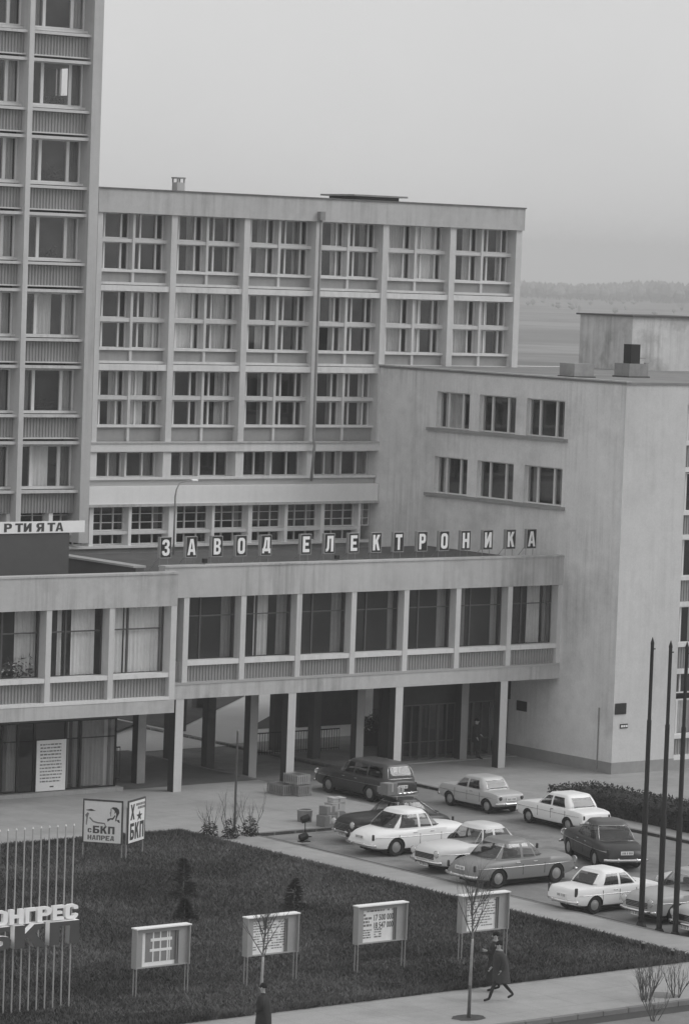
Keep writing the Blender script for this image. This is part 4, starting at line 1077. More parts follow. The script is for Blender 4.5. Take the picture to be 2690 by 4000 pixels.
# ------------------------------------------------------------------ spotlights at the kerb end, stubs, flagpoles
for (x, y, zt, lbl) in ((83.85, 108.25, .62, 'small dark floodlight on a thin stem at the kerb end'), (83.1, 107.35, .12, 'dark floodlight lying low at the kerb end')):
    f_ = empty('ground_floodlight', (x, y, 0), lbl, 'floodlight')
    link('stem', me('stem', *tube([(0, 0, 0), (-.03, 0, zt)], .02, 6), (BLACK,)), f_)
    V, F = bev(-.17, .17, -.10, .10, -.09, .13, .02); q = Matrix.Rotation(R(35), 4, 'X') @ Matrix.Rotation(R(-25), 4, 'Y')
    link('lamp_head', me('lamp_head', [q @ Vector(v)+Vector((-.03, 0, zt+.06)) for v in V], F, (BLACK,)), f_)
    link('base_plate', me('base_plate', *cubes([(-.2, .2, -.14, .14, .001, .03)]), (BLACK,)), f_)
for n, (x, y) in enumerate(((79.52, 84.89), (79.5, 83.5))):
    st = empty('lawn_stub', (x, y, 0), 'short dark stub post on the lawn tip, %s' % ('the farther one' if n == 0 else 'the one nearest the sidewalk'), 'post')
    link('post', me('post', *tube([(0, 0, 0), (0, 0, .26)], .055, 8), (BLACK,)), st); link('cap', me('cap', *tube([(0, 0, .26), (0, 0, .30)], [.065, .05], 8), (PIPE,)), st)
for n, (x, y, h_) in enumerate(((83.0, 88.75, 9.7), (82.74, 87.59, 9.72), (82.80, 86.88, 9.75))):
    p = empty('flagpole', (x, y, -.12 if x > 82.5 else 0), 'bare black flagpole, %s of the three beside the parked cars' % ['leftmost', 'middle', 'rightmost'][n], 'flagpole', 'three flagpoles')
    V, F = tube([(0, 0, 0), (0, 0, 3.9), (0, 0, 3.95), (0, 0, 6.9), (0, 0, 6.95), (0, 0, h_-.25)], [.10, .10, .082, .08, .062, .06], 10)
    link('shaft', me('shaft', V, F, (POLE,), smooth=True, sharp=50), p)
    link('finial', me('finial', *tube([(0, 0, h_-.25), (0, 0, h_-.18), (0, 0, h_)], [.065, .06, .005], 8), (POLE,)), p)
    link('cleat', me('cleat', *cubes([(.05, .14, -.015, .015, h_-.42, h_-.38)]), (POLE,)), p)
    link('base_plate', me('base_plate', *tube([(0, 0, .0), (0, 0, .14)], [.2, .13], 10), (POLE,)), p)
lp = empty('post', (82.05, 110.3, 0), 'thin dark bare post standing in the shrubs at the lawn corner', 'post')
link('shaft', me('shaft', *tube([(0, 0, 0), (0, 0, 3.85)], [.05, .035], 8), (M('post_grey', .10),)), lp); link('cap', me('cap', *tube([(0, 0, 3.85), (0, 0, 3.92)], [.045, .03], 8), (PIPE,)), lp)

# ------------------------------------------------------------------ display cases on the lawn
def display_case(x, label, fn):
    Y0 = 86.2; t = empty('display_case', (x, Y0, 0), label, 'display case', 'display cases in a row on the lawn')
    w_ = 1.92; z0, z1 = .90, 2.06; d = .26
    link('back_panel', me('back_panel', *cubes([(0, w_, d-.03, d, z0, z1)]), (GREYM,)), t)
    link('side_panel', me('side_panel', *cubes([(0, .03, 0, d-.031, z0, z1)]), (GREYM,)), t); link('side_panel', me('side_panel', *cubes([(w_-.03, w_, 0, d-.031, z0, z1)]), (GREYM,)), t)
    link('top_panel', me('top_panel', *cubes([(-.02, w_+.02, -.02, d+.02, z1+.001, z1+.035)]), (WHITE,)), t)
    link('bottom_panel', me('bottom_panel', *cubes([(.031, w_-.031, .06, d-.031, z0, z0+.03)]), (GREYM,)), t)
    link('front_border', me('front_border', *cubes([(.031, .27, .10, .13, z0+.031, z1), (w_-.36, w_-.031, .10, .13, z0+.031, z1), (.271, w_-.361, .10, .13, z1-.13, z1)]), (GREYM,)), t)
    link('sheet', me('sheet', *cubes([(.271, w_-.361, .16, .18, z0+.031, z1-.13)]), (PAPER,)), t)
    for dx in (.04, w_-.04):
        for dy in (.03, .18): link('leg', cached(('dleg', round(dy, 2)), lambda: me('leg', *tube([(0, 0, 0), (0, 0, .92)], .018, 6), (STEEL,))), t, (dx, dy, 0))
    link('divider', me('divider', *cubes([(w_-.44, w_-.41, .11, .155, z0+.031, z1-.13)]), (BOARDG,)), t)
    fn(t, .271, w_-.361, z0+.031, z1-.13, .16); return t
def dashes(t, a, b, z0, z1, y, rows, seed, mat=INKG, hgt=.035, fill=.75):
    g = random.Random(seed); B = []
    for r_ in range(rows):
        z = z1-(r_+.7)*(z1-z0)/rows; x = a
        while x < b-.03:
            ww = g.uniform(.03, .13)
            if g.random() < fill: B.append((x, min(x+ww, b), y-.006, y-.002, z, z+hgt))
            x += ww+.025
    link('print_lines', me('print_lines', *cubes(B), (mat,)), t)['kind'] = 'stuff'
def bd1(t, a, b, z0, z1, y):
    w_ = b-a
    link('print_block', me('print_block', *cubes([(a+.14, b-.02, y-.006, y-.002, z0+.12, z1)]), (M('print_mid', .26, var=.15, scale=5),)), t)
    B = [(a+.40+.34*i*.75, a+.44+.34*i*.75, y-.012, y-.007, z0+.12, z1) for i in range(3)]+[(a+.99, a+1.02, y-.012, y-.007, z0+.12, z1)]
    link('print_bars', me('print_bars', *cubes(B), (WHITE,)), t)
    link('print_bars', me('print_bars', *cubes([(a+.30, a+1.08, y-.018, y-.013, z0+.42, z0+.50), (a+.32, a+1.08, y-.018, y-.013, z0+.72, z0+.81)]), (WHITE,)), t)
display_case(60.74, 'display case with a white grid chart, nearest the slogan fence', bd1)
display_case(64.75, 'display case with faint printed lines behind the thin young tree', lambda t, a, b, z0, z1, y: dashes(t, a+.05, b-.05, z0+.1, z1-.04, y, 11, 4, hgt=.03))
def bd3(t, a, b, z0, z1, y):
    dashes(t, a+.03, a+.36, z0+.45, z1-.12, y, 4, 5, INKG, .07, .9); dashes(t, a+.03, a+.36, z0+.10, z0+.40, y, 4, 6, INKG, .04, .9); dashes(t, a+.48, a+.78, z0+.10, z0+.40, y, 4, 7, INKG, .04, .9); dashes(t, a+.1, b-.1, z1-.10, z1-.02, y, 1, 8, INKG, .05, .9)
    link('print_figure', text_mesh('print_figure', '17 500 000.', .80, .19, .004, INK, bold=.01), t, (a+.45, y-.007, z1-.36))
    link('print_figure', text_mesh('print_figure', '18 547 000.', .78, .19, .004, INK, bold=.01), t, (a+.46, y-.007, z1-.60))
display_case(68.93, 'display case printed with large figures and torn at the top', bd3)
display_case(73.05, 'display case mostly hidden by bare branches, beside the walkers', lambda t, a, b, z0, z1, y: dashes(t, a+.05, b-.05, z0+.1, z1-.04, y, 10, 9, hgt=.03))

# ------------------------------------------------------------------ rod fence with slogan letters
fr = empty('rod_screen', (56.2, 86.2, 0), 'screen of tall thin steel rods carrying white slogan letters, at the left frame', 'screen')
rm = me('rod', *tube([(0, 0, 0), (0, 0, 5.28)], .022, 8), (M('rod_steel', .42, rough=.4, var=.1),), smooth=True, sharp=50); tp = me('tip', *tube([(0, 0, 5.28), (0, 0, 5.33)], [.025, .012], 8), (WHITE,))
for i in range(16):
    o = link('rod', rm, fr, (58.44-.279*i-56.2, .02, 0)); link('tip', tp, o)
for c, x, w_ in zip('КОНГРЕС', (55.20, 55.72, 56.24, 56.78, 57.18, 57.70, 58.13), (.46, .46, .47, .35, .47, .38, .43)):
    link('letter', glyph_mesh('letter', c, w_, .42, .12, WHITE), fr, (x-56.2, -.14, 2.62))
link('letter_rail', me('letter_rail', *cubes([(-1.3, 2.34, -.03, -.005, 2.58, 2.62)]), (WHITE,)), fr)
SG = M('slogan_face', .085, var=.1, scale=4)
for c, x, w_ in zip('БКП', (55.45, 56.36, 57.54), (.80, 1.06, 1.02)):
    link('letter', glyph_mesh('letter', c, w_, .66, .22, SG, WHITE), fr, (x-56.2, -.23, 1.93))

# ------------------------------------------------------------------ two-panel poster stand
def flat(name, par, pts, y, mat, d=.004):
    n = len(pts); V = [(p[0], y-d, p[1]) for p in pts]+[(p[0], y, p[1]) for p in pts]
    return link(name, me(name, V, [tuple(range(n))]+[(i, i+n, (i+1) % n+n, (i+1) % n) for i in range(n)], (mat,)), par)
def poster_panel(p, q, label, zl, zr_):
    d = Vector(q)-Vector(p); w_ = d.length; rz = math.atan2(d.y, d.x)
    t = empty('poster_board', (p[0], p[1], 0), label, 'poster', 'pair of poster boards on the lawn', rz=rz)
    link('sheet', me('sheet', *cubes([(.03, w_-.03, 0, .03, .60, 2.08)]), (PAPER,)), t)
    link('frame', me('frame', *cubes([(-.02, .03, -.01, .04, .56, 2.14), (w_-.03, w_+.02, -.01, .04, .56, 2.14), (.03, w_-.03, -.01, .04, 2.08, 2.14)]), (M('poster_frame', .09),)), t)
    for x in (0, w_): link('leg', cached('pleg', lambda: me('leg', *cubes([(-.02, .02, .041, .08, 0, 1.9)]), (STEEL,))), t, (x, 0, 0))
    return t, w_
a_, w1 = poster_panel((73.55, 107.95), (74.48, 106.85), 'white poster board with a drawn head and slogan, left of the pair', 0, 0)
link('print_line', glyph_mesh('print_line', 'БКП', .80, .27, .004, M('print_dark', .10, var=.2, scale=5)), a_, (.37, -.006, .92))
link('print_line', glyph_mesh('print_line', 'С', .14, .15, .004, INK), a_, (.18, -.006, .94))
link('print_line', glyph_mesh('print_line', 'НАПРЕД', .98, .17, .004, M('print_dark2', .14, var=.3, scale=6)), a_, (.18, -.006, .68))
# generic drawn head: hair mass, face line, shoulder; and a wing-like stroke at the left
flat('drawing', a_, [(1.02,1.86),(1.10,1.90),(1.22,1.89),(1.31,1.82),(1.33,1.70),(1.28,1.60),(1.24,1.50),(1.22,1.40),(1.18,1.40),(1.20,1.52),(1.22,1.62),(1.20,1.72),(1.15,1.66),(1.16,1.76),(1.10,1.82)], -.001, INK)
flat('drawing', a_, [(1.17,1.62),(1.19,1.58),(1.10,1.44),(1.02,1.45),(.90,1.36),(.89,1.46),(1.01,1.50),(1.08,1.50)], -.001, INK)
flat('drawing', a_, [(1.22,1.44),(1.33,1.45),(1.36,1.34),(1.30,1.36)], -.001, INK)
flat('drawing', a_, [(1.00,1.84),(1.01,1.74),(.97,1.68),(1.00,1.64),(1.00,1.56),(1.03,1.56),(1.03,1.66),(1.04,1.76),(1.03,1.84)], -.001, INKG)
flat('drawing', a_, [(.08,1.74),(.28,1.79),(.46,1.73),(.30,1.71),(.16,1.72)], -.001, INK)
flat('drawing', a_, [(.07,1.56),(.16,1.66),(.21,1.62),(.17,1.50),(.14,1.20),(.10,1.22),(.12,1.46)], -.001, INKG)
flat('drawing', a_, [(.22,1.46),(.36,1.32),(.52,1.28),(.78,1.27),(.82,1.18),(.86,1.18),(.80,1.31),(.52,1.33),(.38,1.37),(.25,1.49)], -.001, INKG)
b_, w2 = poster_panel((74.68, 106.75), (75.89, 107.45), 'white poster board with a star, turned away, right of the pair', 0, 0)
link('print_line', glyph_mesh('print_line', 'Х', .36, .56, .004, INK), b_, (.16, -.006, 1.42))
link('print_line', glyph_mesh('print_line', 'БКП', 1.15, .60, .004, INK), b_, (.16, -.006, .70))
dashes(b_, .62, 1.36, 1.72, 1.98, 0, 2, 11, INKG, .09, .95)
flat('star', b_, [(.92+(.26 if i % 2 == 0 else .10)*math.sin(i*math.pi/5), 1.50+(.20 if i % 2 == 0 else .08)*math.cos(i*math.pi/5)) for i in range(10)], -.001, INK)

# ------------------------------------------------------------------ vegetation
def grow(V, F, p, d, ln, r0, depth, g, spread, kids, taper=.55, up=.25):
    pts = [Vector(p)]; dd = Vector(d).normalized(); n = 4
    for i in range(n):
        dd = (dd+Vector((g.gauss(0, .10), g.gauss(0, .10), g.gauss(up*.12, .06)))).normalized(); pts.append(pts[-1]+dd*ln/n)
    tube(pts, [r0*(1-(1-taper)*i/n) for i in range(n+1)], 6 if r0 > .02 else 4, V, F)
    if depth == 0: return
    for k in range(kids):
        f = g.uniform(.25, 1.0); i = min(n-1, int(f*n)); q = pts[i]+(pts[i+1]-pts[i])*(f*n-i)
        a = g.uniform(0, 6.28); s_ = g.uniform(.5, 1)*spread
        nd = (dd+Vector((math.cos(a)*s_, math.sin(a)*s_, up))).normalized()
        grow(V, F, q, nd, ln*g.uniform(.5, .8), r0*taper*g.uniform(.5, .75), depth-1, g, spread, kids, taper, up)
def young_tree(loc, label, hgt, crown0, seed, white):
    t = empty('young_tree', loc, label, 'tree', 'bare young trees by the sidewalk'); g = random.Random(seed)
    V, F = tube([(0, 0, 0), (.01, 0, hgt*.25), (.03, .01, hgt*.5), (.03, 0, crown0+.2)], [.055, .042, .033, .028], 8)
    idx = [0]*len(F)
    link('trunk', me('trunk', V, F, (BARK,), smooth=True), t)
    V, F = tube([(0, -.003, .95), (.03, 0, hgt*.5), (.03, -.0, crown0)], [.046, .037, .032], 8); link('trunk_sunlit_bark', me('trunk_sunlit_bark', V, F, (BARKL,), smooth=True), t)  # sunlight on the trunk is put into this paler bark colour
    V, F = [], []
    for k in range(9):
        z = crown0+(hgt-crown0)*.62*k/8-.1; a = k*2.4
        grow(V, F, (.03, 0, z), (math.cos(a)*.55, math.sin(a)*.55, 1), (hgt-z)*.62, .016, 2, g, .7, 4)
    grow(V, F, (.03, 0, crown0+.1), (0, 0, 1), (hgt-crown0)*.75, .024, 2, g, .6, 6)
    link('crown', me('crown', V, F, (TWIG,)), t)
    link('stake', me('stake', *tube([(.14, .10, 0), (.13, .10, 1.25)], .02, 6), (BARKL,)), t)
    if white: link('tree_pit', me('tree_pit', [(.55*math.cos(i*.4189)*(1+.1*math.sin(i*3)), .42*math.sin(i*.4189), .006) for i in range(15)], [tuple(range(15))], (LAWN,)), t)
    return t
young_tree((67.85, 79.62, 0), 'bare young tree on the sidewalk in front of the fourth display case', 4.35, 2.3, 11, 1)
young_tree((62.05, 81.9, 0), 'thin bare young tree beside the dark-coated man', 3.5, 1.9, 12, 0)
def bare_bush(loc, label, n, hgt, rad, seed, leaf=False):
    b = empty('bare_shrub', loc, label, 'shrub'); g = random.Random(seed); V, F = [], []
    for k in range(n):
        a = g.uniform(0, 6.28); s_ = g.uniform(.1, .55)
        grow(V, F, (math.cos(a)*rad*.25, math.sin(a)*rad*.25, 0), (math.cos(a)*s_, math.sin(a)*s_, 1), hgt*g.uniform(.6, 1), .014, 2, g, .5, 4, .6)
    link('twigs', me('twigs', V, F, (TWIG,)), b)
    return b
bare_bush((74.15, 78.95, 0), 'bare twiggy shrub by the road kerb at the lower right', 16, 1.0, .5, 21)
bare_bush((75.35, 78.9, 0), 'smaller bare shrub beside the road kerb, right of the larger one', 9, .8, .4, 22)
bare_bush((72.9, 77.2, -.15), 'sparse bare shrub at the bottom frame below the kerb', 7, .8, .4, 23)
def leafy(name, parent, n, cen, rad, seed, size, mat):
    g = np.random.default_rng(seed); p = g.normal(0, 1, (n, 3)); p /= np.linalg.norm(p, axis=1)[:, None]; p *= g.uniform(.35, 1, n)[:, None]**.5
    p = p*np.array(rad)+np.array(cen); p[:, 2] = np.abs(p[:, 2])
    V, F = [], []
    for q in p:
        d = Vector(g.normal(0, size, 3)); e = d.orthogonal().normalized()*size*.5; c = Vector(q); k = len(V)
        V += [c-e, c+d, c+e, c-d]; F.append((k, k+1, k+2, k+3))
    return link(name, me(name, V, F, (mat,)), parent)
SHR = [((80.35, 109.55, 0), 'leafy dark shrub left of the thin post at the lawn corner', 1.25, 31), ((81.1, 109.25, 0), 'bare-twigged shrub at the foot of the thin post', 1.35, 32), ((82.15, 109.45, 0), 'arching shrub right of the thin post', 1.3, 33)]
for loc, lbl, hh, sd_ in SHR:
    b = bare_bush(loc, lbl, 5, hh*.85, .4, sd_)
    leafy('foliage', b, 420, (0, 0, hh*.12), (.36, .36, hh*.45), sd_, .04, FIRM)
def fir(loc, label, hgt, seed):
    t = empty('small_fir', loc, label, 'fir tree', 'small firs on the lawn'); g = random.Random(seed)
    link('trunk', me('trunk', *tube([(0, 0, 0), (0, 0, hgt)], [.03, .006], 6), (BARK,)), t); V, F = [], []
    for k in range(120):
        f = (k/120)**1.1; z = .05+f*hgt*.97; rr = (1-f)*.52*hgt**.5*g.uniform(.6, 1.1)+.02; a = g.uniform(0, 6.28)
        for j in range(7):
            u_ = g.uniform(.15, 1); c = Vector((math.cos(a)*rr*u_, math.sin(a)*rr*u_, z-.10*u_*rr+g.uniform(-.02, .02))); d = Vector((math.cos(a+g.uniform(-.7, .7)), math.sin(a+g.uniform(-.7, .7)), g.uniform(-.2, .4)))*g.uniform(.08, .17); e = d.orthogonal().normalized()*.028; n = len(V)
            V += [c-e, c+d, c+e]; F.append((n, n+1, n+2))
    link('crown', me('crown', V, F, (FIRM,)), t)
fir((72.1, 99.7, .02), 'small dark fir on the lawn, the farthest of the three', 1.3, 41)
fir((69.5, 96.0, .02), 'low dark fir behind the grid-chart display case', .7, 42)
fir((73.85, 95.8, .02), 'small dark fir behind the second display case', 1.05, 43)
# clipped hedge
hd = empty('hedge', (99.6, 106, 0), 'dark clipped hedge running along the far pavement', 'hedge')
V, F = [], []
HN = 60
prof = [(-1.25, .0), (-1.28, .45), (-1.1, .66), (-.6, .72), (.6, .72), (1.1, .66), (1.28, .45), (1.25, .0)]
for i in range(HN+1):
    y = 110.9-26*i/HN; k = 1 if i > 3 else (.55, .8, .92, .98)[i]
    for j, (a, b) in enumerate(prof): V.append((a*k+.02*math.sin(i*1.7+j)-(i/HN)*.6, y-106, b*(1 if i > 1 else .8)+.03*math.sin(i*2.3+j*1.1)))
n = len(prof)
for i in range(HN):
    for j in range(n-1): F.append((i*n+j, i*n+j+1, (i+1)*n+j+1, (i+1)*n+j))
F.append(tuple(range(n)))
link('inner_mass', me('inner_mass', V, F, (HEDGEM,)), hd)
g = np.random.default_rng(51); N = 16000; V = np.zeros((N, 3, 3)); c = np.stack([g.uniform(-1.3, 1.3, N), g.uniform(-10, 4.95, N), g.uniform(.05, .78, N)], 1)
side_ = g.integers(0, 3, N); c[side_ == 0, 2] = g.uniform(.66, .80, (side_ == 0).sum()); c[side_ == 1, 0] = g.uniform(-1.33, -1.18, (side_ == 1).sum())
c[:, 0] -= (110.9-(c[:, 1]+106))/26*.6
d = g.normal(0, .05, (N, 3)); e = g.normal(0, .03, (N, 3)); V[:, 0] = c-e; V[:, 1] = c+d; V[:, 2] = c+e
m = bpy.data.meshes.new('leaves'); m.vertices.add(N*3); m.vertices.foreach_set('co', V.ravel()); m.loops.add(N*3); m.loops.foreach_set('vertex_index', np.arange(N*3)); m.polygons.add(N)
m.polygons.foreach_set('loop_start', np.arange(N)*3); m.polygons.foreach_set('loop_total', np.full(N, 3)); m.update(); m.validate(); m.materials.append(HEDGEM)
link('leaves', m, hd)
bd = tag(link('flower_bed', me('flower_bed', [(108.4, 112.0, .004), (113, 109.5, .004), (113, 112.2, .004), (109.5, 113.1, .004)], [(0, 1, 2, 3)], (LAWN,))), kind='structure')

# ------------------------------------------------------------------ people
def person(label, loc, rz, J, coat=None, coat_mat=None, hair=True, skin_head=True, scarf=False):
    """J: joint positions (x forward, y left, z up) of one continuous body"""
    t = empty('person', loc, label, 'person', rz=R(rz))
    names = list(J); V = [J[k][0] for k in names]; rad = [J[k][1] for k in names]; par = [J[k][2] for k in names]
    E = [(names.index(p), i) for i, p in enumerate(par) if p]
    m = bpy.data.meshes.new('body'); m.from_pydata(V, E, []); o = link('body', m, t)
    md = o.modifiers.new('s', 'SKIN'); md.use_smooth_shade = True
    for i, r_ in enumerate(rad): m.skin_vertices[0].data[i].radius = (r_, r_) if not isinstance(r_, tuple) else r_
    m.skin_vertices[0].data[0].use_root = True
    o.modifiers.new('u', 'SUBSURF').levels = 2; o.modifiers['u'].render_levels = 2
    dg = bpy.context.evaluated_depsgraph_get(); dg.update()
    bm = bpy.data.meshes.new_from_object(o.evaluated_get(dg)); o.modifiers.clear(); o.data = bm
    bm.materials.clear()
    for q in (TROUS, SKIN, BLACK): bm.materials.append(q)
    hd_ = Vector(J['head'][0]); hands = [Vector(J[k][0]) for k in names if k.startswith('hand')]; feet = [Vector(J[k][0]) for k in names if k.startswith('toe') or k.startswith('ankle')]
    nz = J['neck'][0][2]
    for p in bm.polygons:
        c = p.center
        if c.z > nz+.0 and (c-hd_).length < .30: p.material_index = 1
        elif any((c-q).length < .12 for q in hands): p.material_index = 1
        elif any((c-q).length < .10 for q in feet): p.material_index = 2
        p.use_smooth = True
    # hair cap and face details
    def ell(cx, cy, cz, rx, ry, rz_, cut=-2, n=14):
        V, F = [], []
        for i in range(9):
            f = -math.pi/2+math.pi*i/8
            for j in range(n): a = 2*math.pi*j/n; V.append((cx+rx*math.cos(f)*math.cos(a), cy+ry*math.cos(f)*math.sin(a), max(cz+cut*rz_, cz+rz_*math.sin(f))))
        for i in range(8):
            for j in range(n): F.append((i*n+j, i*n+(j+1) % n, (i+1)*n+(j+1) % n, (i+1)*n+j))
        return V, F
    h = hd_
    link('hair', me('hair', *ell(h.x-.022, h.y, h.z+.045, .108, .098, .105, -.35), (HAIR,), smooth=True), t)
    V, F = ell(h.x+.105, h.y, h.z-.01, .018, .014, .03); V2, F2 = ell(h.x, h.y+.09, h.z, .025, .012, .035); k = len(V); V += V2; F += [tuple(i+k for i in f) for f in F2]
    V2, F2 = ell(h.x, h.y-.09, h.z, .025, .012, .035); k = len(V); V += V2; F += [tuple(i+k for i in f) for f in F2]
    link('nose_and_ears', me('nose_and_ears', V, F, (SKIN,), smooth=True), t)
    V, F = [], []
    for dy in (-.035, .035):
        V2, F2 = ell(h.x+.092, h.y+dy, h.z+.02, .012, .015, .009); k = len(V); V += V2; F += [tuple(i+k for i in f) for f in F2]
    V2, F2 = ell(h.x+.090, h.y, h.z-.065, .010, .03, .006); k = len(V); V += V2; F += [tuple(i+k for i in f) for f in F2]
    link('eyes_and_mouth', me('eyes_and_mouth', V, F, (HAIR,), smooth=True), t)
    if coat:
        V, F = [], []; n = 20
        for (cx, cy, z_, rx, ry) in coat:
            for j in range(n):
                a = 2*math.pi*j/n; wv = 1+.03*math.sin(a*5+z_*3); V.append((cx+rx*wv*math.cos(a), cy+ry*wv*math.sin(a), z_))
        for i in range(len(coat)-1):
            for j in range(n): F.append((i*n+j, i*n+(j+1) % n, (i+1)*n+(j+1) % n, (i+1)*n+j))
        F.append(tuple(range((len(coat)-1)*n, len(coat)*n)))
        link('coat', me('coat', V, F, (coat_mat or COAT,), smooth=True), t)
        # sleeves
        for sd in ('l', 'r'):
            ks = ['shoulder_'+sd, 'elbow_'+sd, 'wrist_'+sd]
            P = [Vector(J[k][0]) for k in ks]; V, F = tube([P[0]+Vector((0, 0, .04)), P[0].lerp(P[1], .5), P[1], P[1].lerp(P[2], .9)], [.105, .095, .085, .07], 12)
            link('sleeve', me('sleeve', V, F, (coat_mat or COAT,), smooth=True), t)
    if scarf:
        nk = Vector(J['neck'][0]); V, F = tube([nk+Vector((.085*math.cos(a*.5236), .085*math.sin(a*.5236), -.01+.01*math.cos(a*.5236))) for a in range(13)], .028, 8)
        link('collar', me('collar', V, F, (COLLAR,), smooth=True), t)
    return t
def joints(hips=.93, lean=0, legs=None, arms=None, turn=0):
    """standing skeleton, facing +x; legs/arms override the joint chains"""
    ch = lean
    J = {'pelvis': ((0, 0, hips), (.13, .15), None), 'waist': ((ch*.3, 0, hips+.18), (.11, .14), 'pelvis'), 'chest': ((ch*.7, 0, hips+.40), (.12, .17), 'waist'),
         'neckbase': ((ch*.95, 0, hips+.56), (.07, .08), 'chest'), 'neck': ((ch, 0, hips+.61), .052, 'neckbase'), 'jaw': ((ch+.02, 0, hips+.67), (.07, .066), 'neck'),
         'head': ((ch+.015, 0, hips+.745), (.092, .080), 'jaw'), 'crown': ((ch, 0, hips+.82), (.07, .065), 'head')}
    for s_, sg in (('l', 1), ('r', -1)):
        lg = (legs or {}).get(s_, (.0, .0, .0)); kx, fx_, lift = lg
        J['hip_'+s_] = ((0, sg*.095, hips-.06), .095, 'pelvis'); J['knee_'+s_] = ((kx, sg*.10, .49+lift*.5), .062, 'hip_'+s_)
        J['ankle_'+s_] = ((fx_, sg*.10, .09+lift), .043, 'knee_'+s_); J['toe_'+s_] = ((fx_+.17, sg*.12, .045+lift*.4), .036, 'ankle_'+s_)
        ar = (arms or {}).get(s_, ((-.02, .24, -.28), (.03, .25, -.52)))
        sh = Vector((ch*.85, sg*.185, hips+.50)); e = sh+Vector((ar[0][0], sg*(ar[0][1]-.19), ar[0][2])); wv = sh+Vector((ar[1][0], sg*(ar[1][1]-.19), ar[1][2]))
        J['shoulder_'+s_] = (tuple(sh), .064, 'chest'); J['elbow_'+s_] = (tuple(e), .046, 'shoulder_'+s_); J['wrist_'+s_] = (tuple(wv), .032, 'elbow_'+s_)
        dv = (wv-e).normalized(); J['hand_'+s_] = (tuple(wv+dv*.075), (.034, .020), 'wrist_'+s_)
        pal = wv+dv*.08
        for fi, (oy, ln) in enumerate(((-.03, .062), (-.010, .072), (.010, .068), (.03, .054))):
            J['fing%d_%s' % (fi, s_)] = (tuple(pal+dv*ln+Vector((oy*.8+.012, 0, .0))), .009, 'hand_'+s_)
        J['thumb_'+s_] = (tuple(wv+dv*.05+Vector((.05, 0, 0))), .010, 'wrist_'+s_)
    return J
W1 = joints(lean=.07, legs={'l': (.22, .34, .0), 'r': (-.10, -.42, .10)}, arms={'l': ((-.10, .23, -.26), (-.02, .22, -.48)), 'r': ((.06, .23, -.27), (.18, .22, -.46))})
person('striding man in a dark jacket, mid-step on the sidewalk, in front of his companion', (70.2, 81.0, 0), 150, W1, [(-.03, 0, .58, .27, .25), (-.02, 0, .80, .255, .25), (.0, 0, 1.0, .235, .25), (.02, 0, 1.18, .22, .25), (.045, 0, 1.34, .20, .265), (.06, 0, 1.45, .14, .21), (.065, 0, 1.51, .075, .10)], COATG, scarf=True)
W2 = joints(lean=.03, legs={'l': (.06, .08, 0), 'r': (-.02, -.12, .03)}, arms={'l': ((.10, .25, -.24), (.26, .20, -.18)), 'r': ((.05, .25, -.26), (.24, .22, -.26))})
person('man in a long dark coat walking half behind the striding man', (71.05, 82.2, 0), 140, W2, [(0, 0, .34, .28, .28), (0, 0, .65, .26, .265), (0, 0, .95, .235, .25), (.015, 0, 1.15, .215, .245), (.025, 0, 1.33, .20, .265), (.03, 0, 1.45, .14, .21), (.03, 0, 1.51, .075, .10)], COAT, scarf=True)
W3 = joints(lean=.03, legs={'l': (.05, .05, 0), 'r': (0, -.06, 0)}, arms={'l': ((-.02, .25, -.27), (.12, .12, -.42)), 'r': ((-.02, .25, -.27), (.12, .12, -.42))})
person('man in a long black coat at the bottom edge beside the thin tree', (60.12, 79.2, 0), 125, W3, [(0, 0, .30, .23, .25), (0, 0, .62, .23, .245), (0, 0, .93, .21, .225), (.015, 0, 1.15, .19, .215), (.025, 0, 1.33, .17, .24), (.03, 0, 1.45, .125, .19), (.03, 0, 1.50, .07, .09)], COAT)
W4 = joints(lean=.0, legs={'l': (.02, .02, 0), 'r': (.03, .22, 0)}, arms={'l': ((.02, .25, -.27), (.16, .16, -.36)), 'r': ((.02, .25, -.27), (.10, .2, -.45))})
person('person in dark clothes standing at the glazed entrance under the wing', (103.95, 122.2, .05), -60, W4, [(0, 0, .75, .18, .20), (0, 0, .95, .18, .20), (.0, 0, 1.15, .17, .205), (.0, 0, 1.33, .16, .23), (.0, 0, 1.45, .12, .18), (.0, 0, 1.50, .07, .09)], COAT)

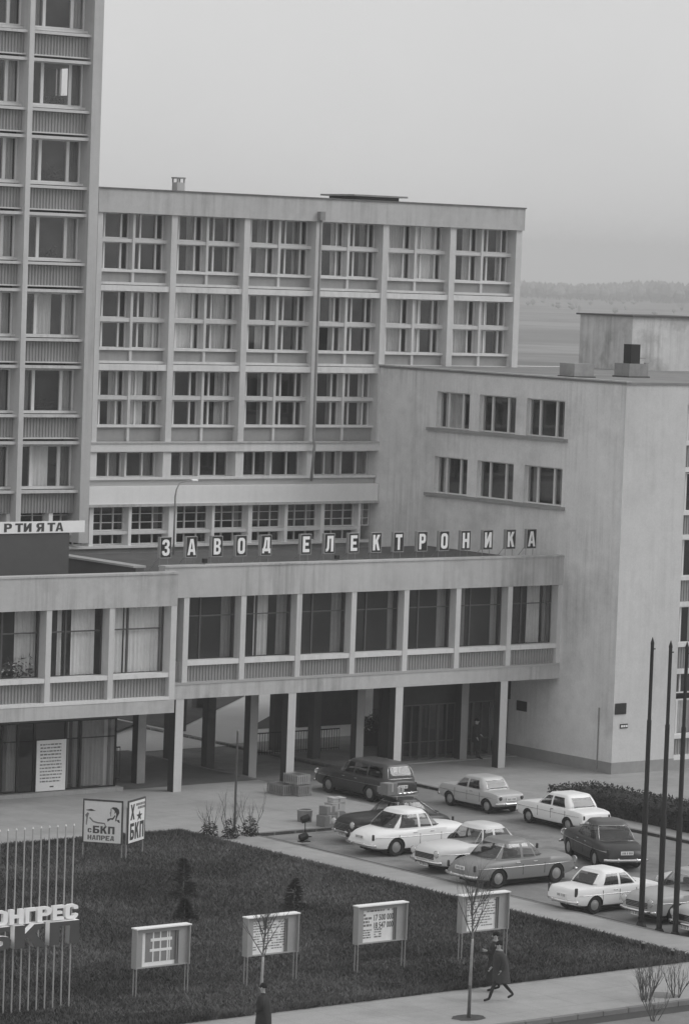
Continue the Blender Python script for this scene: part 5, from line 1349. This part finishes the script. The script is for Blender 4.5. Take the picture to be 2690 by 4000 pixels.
# ------------------------------------------------------------------ far country and haze
def far_pt(dist, az): return (math.sin(az)*dist, math.cos(az)*dist)
for (d0, d1, mt, nm) in ((1520, 1640, FARL, 'far_road'), (1085, 1110, FARL, 'far_track'), (700, 900, M('far_dark_field', .12, var=.3, scale=.02), 'far_field_strip'), (1150, 1400, M('far_mid_field', .15, var=.3, scale=.02), 'far_field_strip')):
    P = [far_pt(d0, az0-.35+.7*i/12) for i in range(13)]+[far_pt(d1, az0+.35-.7*i/12) for i in range(13)]
    poly_sheet(nm, P, -.29+.0001*(d0 % 7), mt)
g = random.Random(77); V, F = [], []
def blob_tree(x, y, hgt, wd):
    n0 = len(V); k = 7; lv = [(0, .12), (.18, .35), (.4, .95), (.65, 1.0), (.85, .6), (1.0, .08)]
    for zf, rf in lv:
        for j in range(k):
            a = 6.283*j/k; q = wd*rf*g.uniform(.7, 1.2); V.append((x+q*math.cos(a), y+q*math.sin(a), zf*hgt*g.uniform(.94, 1.04)))
    for i in range(len(lv)-1):
        for j in range(k): F.append((n0+i*k+j, n0+i*k+(j+1) % k, n0+(i+1)*k+(j+1) % k, n0+(i+1)*k+j))
for i in range(4200):
    az = az0+g.uniform(-.33, .33); d = g.uniform(3000, 3400); x, y = far_pt(d, az); blob_tree(x, y, (13.0+2.2*math.sin(az*61)+1.6*math.sin(az*143+1))*g.uniform(.7, 1.12), g.uniform(2.0, 5.5))
for i in range(420):                                     # scattered bare trees in front of the wood
    az = az0+g.uniform(-.33, .33); d = g.uniform(2000, 2900); x, y = far_pt(d, az); blob_tree(x, y, g.uniform(2, 4.5), g.uniform(1.0, 2.2))
tag(link('distant_woodland', me('distant_woodland', V, F, (FARW,))), 'hazy line of far trees on the horizon', 'woodland', kind='stuff')
hm = bpy.data.materials.new('haze'); hm.use_nodes = True; t = hm.node_tree; t.nodes.remove(t.nodes['Principled BSDF'])
pvn = t.nodes.new('ShaderNodeVolumePrincipled'); pvn.inputs['Color'].default_value = (1, 1, 1, 1); pvn.inputs['Density'].default_value = .00040; pvn.inputs['Anisotropy'].default_value = .0
t.links.new(pvn.outputs[0], t.nodes['Material Output'].inputs['Volume'])
hz = link('haze', me('haze', *cubes([(-1300, 3700, -500, 3700, -2, 60)]), (hm,))); tag(hz, 'thin pale haze filling the air towards the horizon', 'haze', kind='stuff')
